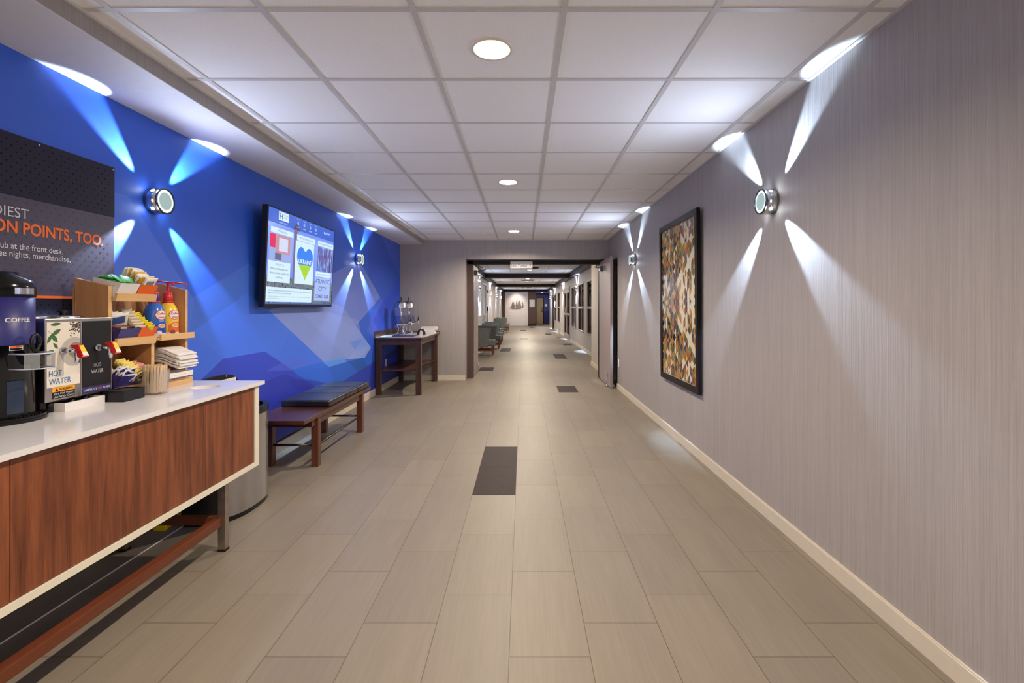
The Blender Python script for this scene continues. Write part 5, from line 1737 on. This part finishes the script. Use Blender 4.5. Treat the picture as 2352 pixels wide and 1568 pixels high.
aslab(y0 + fw, y1 - fw, z0 + fw, z1 - fw, -0.02, 0.0).build('art_ground', plain('art_cream', S(206, 198, 176), 0.25), t)
PAL = [S(214, 182, 110), S(206, 146, 92), S(160, 104, 74), S(228, 214, 146), S(136, 84, 66), S(84, 106, 176), S(146, 152, 92), S(92, 76, 82), S(222, 202, 160), S(188, 156, 112), S(202, 190, 96), S(118, 92, 120), S(164, 180, 162), S(216, 168, 100), S(196, 160, 120), S(170, 120, 84)]
DKP = [S(56, 36, 76), S(52, 40, 40), S(120, 44, 52), S(60, 80, 160), S(110, 62, 46)]
m = MB()
la = m.bm.loops.layers.color.new('Col')
AY0, AY1, AZ0, AZ1 = y0 + fw + 0.004, y1 - fw - 0.004, z0 + fw + 0.004, z1 - fw - 0.004
NC, NR = 9, 17
cw, chh = (AY1 - AY0) / NC, (AZ1 - AZ0) / NR
rr = random.Random(21)
cols = {}
def colour(ci, rj, s):
    j = min(rj, 2 * NR - rj)              # mirrored about the middle
    key = (ci, j, s)
    if key not in cols:
        tt = j / (2 * NR)                 # 0 at the top and bottom, 0.5 in the middle
        fx = ci / (2 * NC)                # 0 = edge nearer the camera, 1 = far edge
        q = rr.random()
        fb = 0.04 + (tt - 0.19) / 0.17 * 0.38
        band = 0.17 < tt < 0.38 and abs(fx - fb) < 0.055
        inner = tt > 0.19 and fx < min(0.42, fb)
        if band:
            cols[key] = None
        elif inner and (q < 0.38 or (s > 0 and q < 0.6)):
            cols[key] = None
        elif q < 0.15:
            cols[key] = None
        elif 0.24 < tt < 0.36 and fx > 0.42 and rr.random() < 0.36:
            cols[key] = rr.choice(DKP)
        else:
            cols[key] = tuple(0.8 * a_ + 0.2 * b_2 for a_, b_2 in zip(rr.choice(PAL), S(230, 214, 170)))
    return cols[key]
def clipseg(pts):
    return [(min(AY1, max(AY0, a)), min(AZ1, max(AZ0, b))) for a, b in pts]
for rj in range(0, 2 * NR + 1):
    for ci in range(0, 2 * NC + 1):
        if (rj + ci) % 2:
            continue
        cy, cz = AY0 + ci * cw / 2, AZ0 + rj * chh / 2
        g = 0.95
        for s in (-1, 1):
            c = colour(ci, rj, s)
            if c is None:
                continue
            tri = [(cy + s * 0.001, cz - chh / 2 * g), (cy + s * cw / 2 * g, cz), (cy + s * 0.001, cz + chh / 2 * g)]
            tri = clipseg(tri)
            area = abs((tri[1][0] - tri[0][0]) * (tri[2][1] - tri[0][1]) - (tri[2][0] - tri[0][0]) * (tri[1][1] - tri[0][1]))
            if area < 1e-5:
                continue
            f = m.bm.faces.new([m.bm.verts.new((ax_(b, 0.0008), a, b)) for a, b in tri])
            for lp in f.loops:
                lp[la] = c
m_, nt_, b_ = mk('mosaic_print')
at = nt_.nodes.new('ShaderNodeVertexColor')
at.layer_name = 'Col'
nt_.links.new(at.outputs[0], b_.inputs['Base Color'])
b_.inputs['Roughness'].default_value = 0.16
m.build('mosaic_print', m_, t, normals=False)

# ------------------------------------------------------------------ corridor furniture
def fabric(name, c1, c2):
    m, nt, b = mk(name)
    f = noise(nt, objc(nt), 60, 4, 0.7)
    nt.links.new(ramp(nt, f, [(0.36, c1), (0.64, c2)]), b.inputs['Base Color'])
    b.inputs['Roughness'].default_value = 0.85
    return m
FAB = [fabric('fabric_grey', S(58, 60, 64), S(126, 128, 132)), fabric('fabric_slate', S(60, 74, 100), S(116, 128, 150)), fabric('fabric_olive', S(60, 66, 62), S(112, 116, 108)), fabric('fabric_pale', S(116, 118, 114), S(150, 150, 144))]
MCLEG = wood('chair_leg_wood', S(86, 38, 20), S(128, 66, 38), 'Z', 2.0, 0.35)
def chair(yn, label, fs, xo=0.0):
    x0, x1 = -1.43 + xo, -0.90 + xo
    yf = yn + 0.60
    t = thing('armchair', label, 'chair', ((x0 + x1) / 2, yn + 0.3, 0), group='armchairs along the corridor')
    for y in (yn, yf - 0.055):
        m = MB()
        m.hexa([(x0, y, 0.24), (x1 - 0.03, y, 0.24), (x1 - 0.03, y + 0.055, 0.24), (x0, y + 0.055, 0.24),
                (x0 - 0.04, y, 0.735), (x1, y, 0.725), (x1, y + 0.055, 0.725), (x0 - 0.04, y + 0.055, 0.735)])
        es = list(m.bm.edges)
        bmesh.ops.bevel(m.bm, geom=es, offset=0.015, segments=3, profile=0.6, affect='EDGES')
        m.build('side_panel', fs[0], t)
    m = MB().hexa([(x0, yn + 0.06, 0.26), (x0 + 0.09, yn + 0.06, 0.26), (x0 + 0.09, yf - 0.06, 0.26), (x0, yf - 0.06, 0.26),
                   (x0 - 0.05, yn + 0.06, 0.75), (x0 + 0.04, yn + 0.06, 0.75), (x0 + 0.04, yf - 0.06, 0.75), (x0 - 0.05, yf - 0.06, 0.75)])
    bmesh.ops.bevel(m.bm, geom=list(m.bm.edges), offset=0.02, segments=3, profile=0.6, affect='EDGES')
    m.build('backrest', fs[1], t)
    bx(x0 + 0.09, x1 + 0.14, yn + 0.06, yf - 0.06, 0.27, 0.43, bev=0.04, seg=4).build('seat', fs[0], t)
    for x in (x0 + 0.05, x1 + 0.07):
        for y in (yn + 0.075, yf - 0.075):
            MB().hexa([(x - 0.013, y - 0.013, 0), (x + 0.013, y - 0.013, 0), (x + 0.013, y + 0.013, 0), (x - 0.013, y + 0.013, 0),
                       (x - 0.024, y - 0.024, 0.275), (x + 0.024, y - 0.024, 0.275), (x + 0.024, y + 0.024, 0.275), (x - 0.024, y + 0.024, 0.275)]).build('leg', MCLEG, t)
    for y in (yn + 0.075, yf - 0.075):
        bx(x0 + 0.06, x1 + 0.06, y - 0.012, y + 0.012, 0.13, 0.165).build('stretcher', MCLEG, t)
    return t
chair(13.08, 'grey mottled armchair nearest along the left of the corridor', (FAB[0], FAB[1]))
chair(15.2, 'grey brown armchair second along the left of the corridor', (FAB[0], FAB[2]), 0.06)
chair(16.95, 'olive armchair third along the left of the corridor', (FAB[2], FAB[1]), 0.04)
chair(18.5, 'slate blue armchair fourth along the left of the corridor', (FAB[1], FAB[1]), 0.02)
chair(24.8, 'olive armchair with orange legs fifth along the left of the corridor', (FAB[2], FAB[3]))
chair(27.0, 'pale grey armchair farthest along the left of the corridor', (FAB[3], FAB[2]))

MBRASS = plain('brass', S(196, 146, 62), 0.3, 1.0)
t = thing('stanchion', 'thin brass stand with a flat base by the glazed door', 'stand', (1.56, 20.9, 0))
bx(1.42, 1.68, 20.85, 20.95, 0.0, 0.015, bev=0.003).build('base', MBRASS, t)
MB().cyl((1.56, 20.9, 0.015), (1.56, 20.9, 0.63), 0.014).build('pole', MBRASS, t)
bx(1.545, 1.575, 20.895, 20.905, 0.62, 0.645).build('pole_cap', MBRASS, t)
t = thing('fire_alarm', 'red fire alarm horn on the left corridor wall', 'alarm', (CL, 20.6, 1.95))
bx(CL, CL + 0.04, 20.5, 20.65, 1.88, 2.04, bev=0.005).build('alarm_body', plain('alarm_red', S(150, 40, 44), 0.4), t)
MB().cyl((CL + 0.04, 20.575, 1.93), (CL + 0.05, 20.575, 1.93), 0.035).build('alarm_speaker', MDARK, t)
t = thing('wall_phone', 'small black wall telephone with a cord below on the left corridor wall', 'telephone', (CL, 20.4, 1.2))
bx(CL, CL + 0.05, 20.3, 20.5, 1.15, 1.32, bev=0.006).build('phone_body', MBLACK, t)
MB().tube([(CL + 0.02, 20.4, 1.15), (CL + 0.03, 20.42, 0.95), (CL + 0.02, 20.38, 0.75), (CL + 0.02, 20.4, 0.62)], 0.012, 6).build('cord', MBLACK, t)
# sail boat metal art on the far wall
t = thing('sailboat_art', 'dark metal wall sculpture of sailing boats on waves on the white far wall', 'wall art', (-0.45, YF, 1.2))
MMET = plain('art_metal', S(126, 116, 112), 0.5, 0.3)
yb = YF - 0.02
def sail(cx, zb, w_, h, s):
    pts = [(cx, zb)]
    for i in range(9):
        k = i / 8
        pts.append((cx + s * w_ * (1 - k) ** 0.7, zb + h * k))
    m = MB().prism(pts, 'Y', yb - 0.012, yb)
    return m.build('sail', MMET, t)
for cx, h, w_, s in ((-0.74, 0.40, 0.17, 1), (-0.72, 0.34, 0.12, -1), (-0.42, 0.50, 0.13, -1), (-0.30, 0.44, 0.16, 1), (-0.32, 0.38, 0.10, -1), (-0.06, 0.34, 0.08, 1)):
    sail(cx, 1.36, w_, h, s)
for cx, L in ((-0.70, 0.34), (-0.30, 0.34), (-0.06, 0.16)):
    MB().prism([(cx - L / 2, 1.335), (cx + L / 2, 1.345), (cx + L / 2 - 0.06, 1.28), (cx - L / 2 + 0.05, 1.28)], 'Y', yb - 0.014, yb).build('hull', MMET, t)
for k in range(2):
    MB().tube([(-0.93 + 0.05 * i + 0.08 * k, yb - 0.008, 1.25 - 0.035 * k + 0.02 * math.sin(i * 1.3 + k)) for i in range(18 - 4 * k)], 0.016, 6).build('wave', MMET, t)
bx(-0.5, -0.4, yb, YF + 0.01, 1.2, 1.5).build('mount', MMET, t)
t = thing('wall_notice', 'white framed notice on the brown panel at the far end', 'notice', (0.61, YF, 1.31))
bx(0.42, 0.80, YF - 0.02, YF, 1.30, 1.83).build('notice_frame', plain('notice_frame', S(150, 150, 150), 0.4), t)
bx(0.435, 0.785, YF - 0.023, YF - 0.02, 1.315, 1.815).build('notice_paper', MPAPER, t)
m = MB()
for k in range(7):
    m.box(0.47, 0.75 - 0.04 * (k % 3), YF - 0.0245, YF - 0.023, 1.38 + 0.055 * k, 1.392 + 0.055 * k)
m.build('notice_print', MGREYT, t)
tag(bx(1.66, 1.86, 38.17, 38.20, 1.36, 1.55, bev=0.003).build('door_plaque', MPAPER), 'small white plaque on the blue alcove wall right of the tan door', 'plaque')
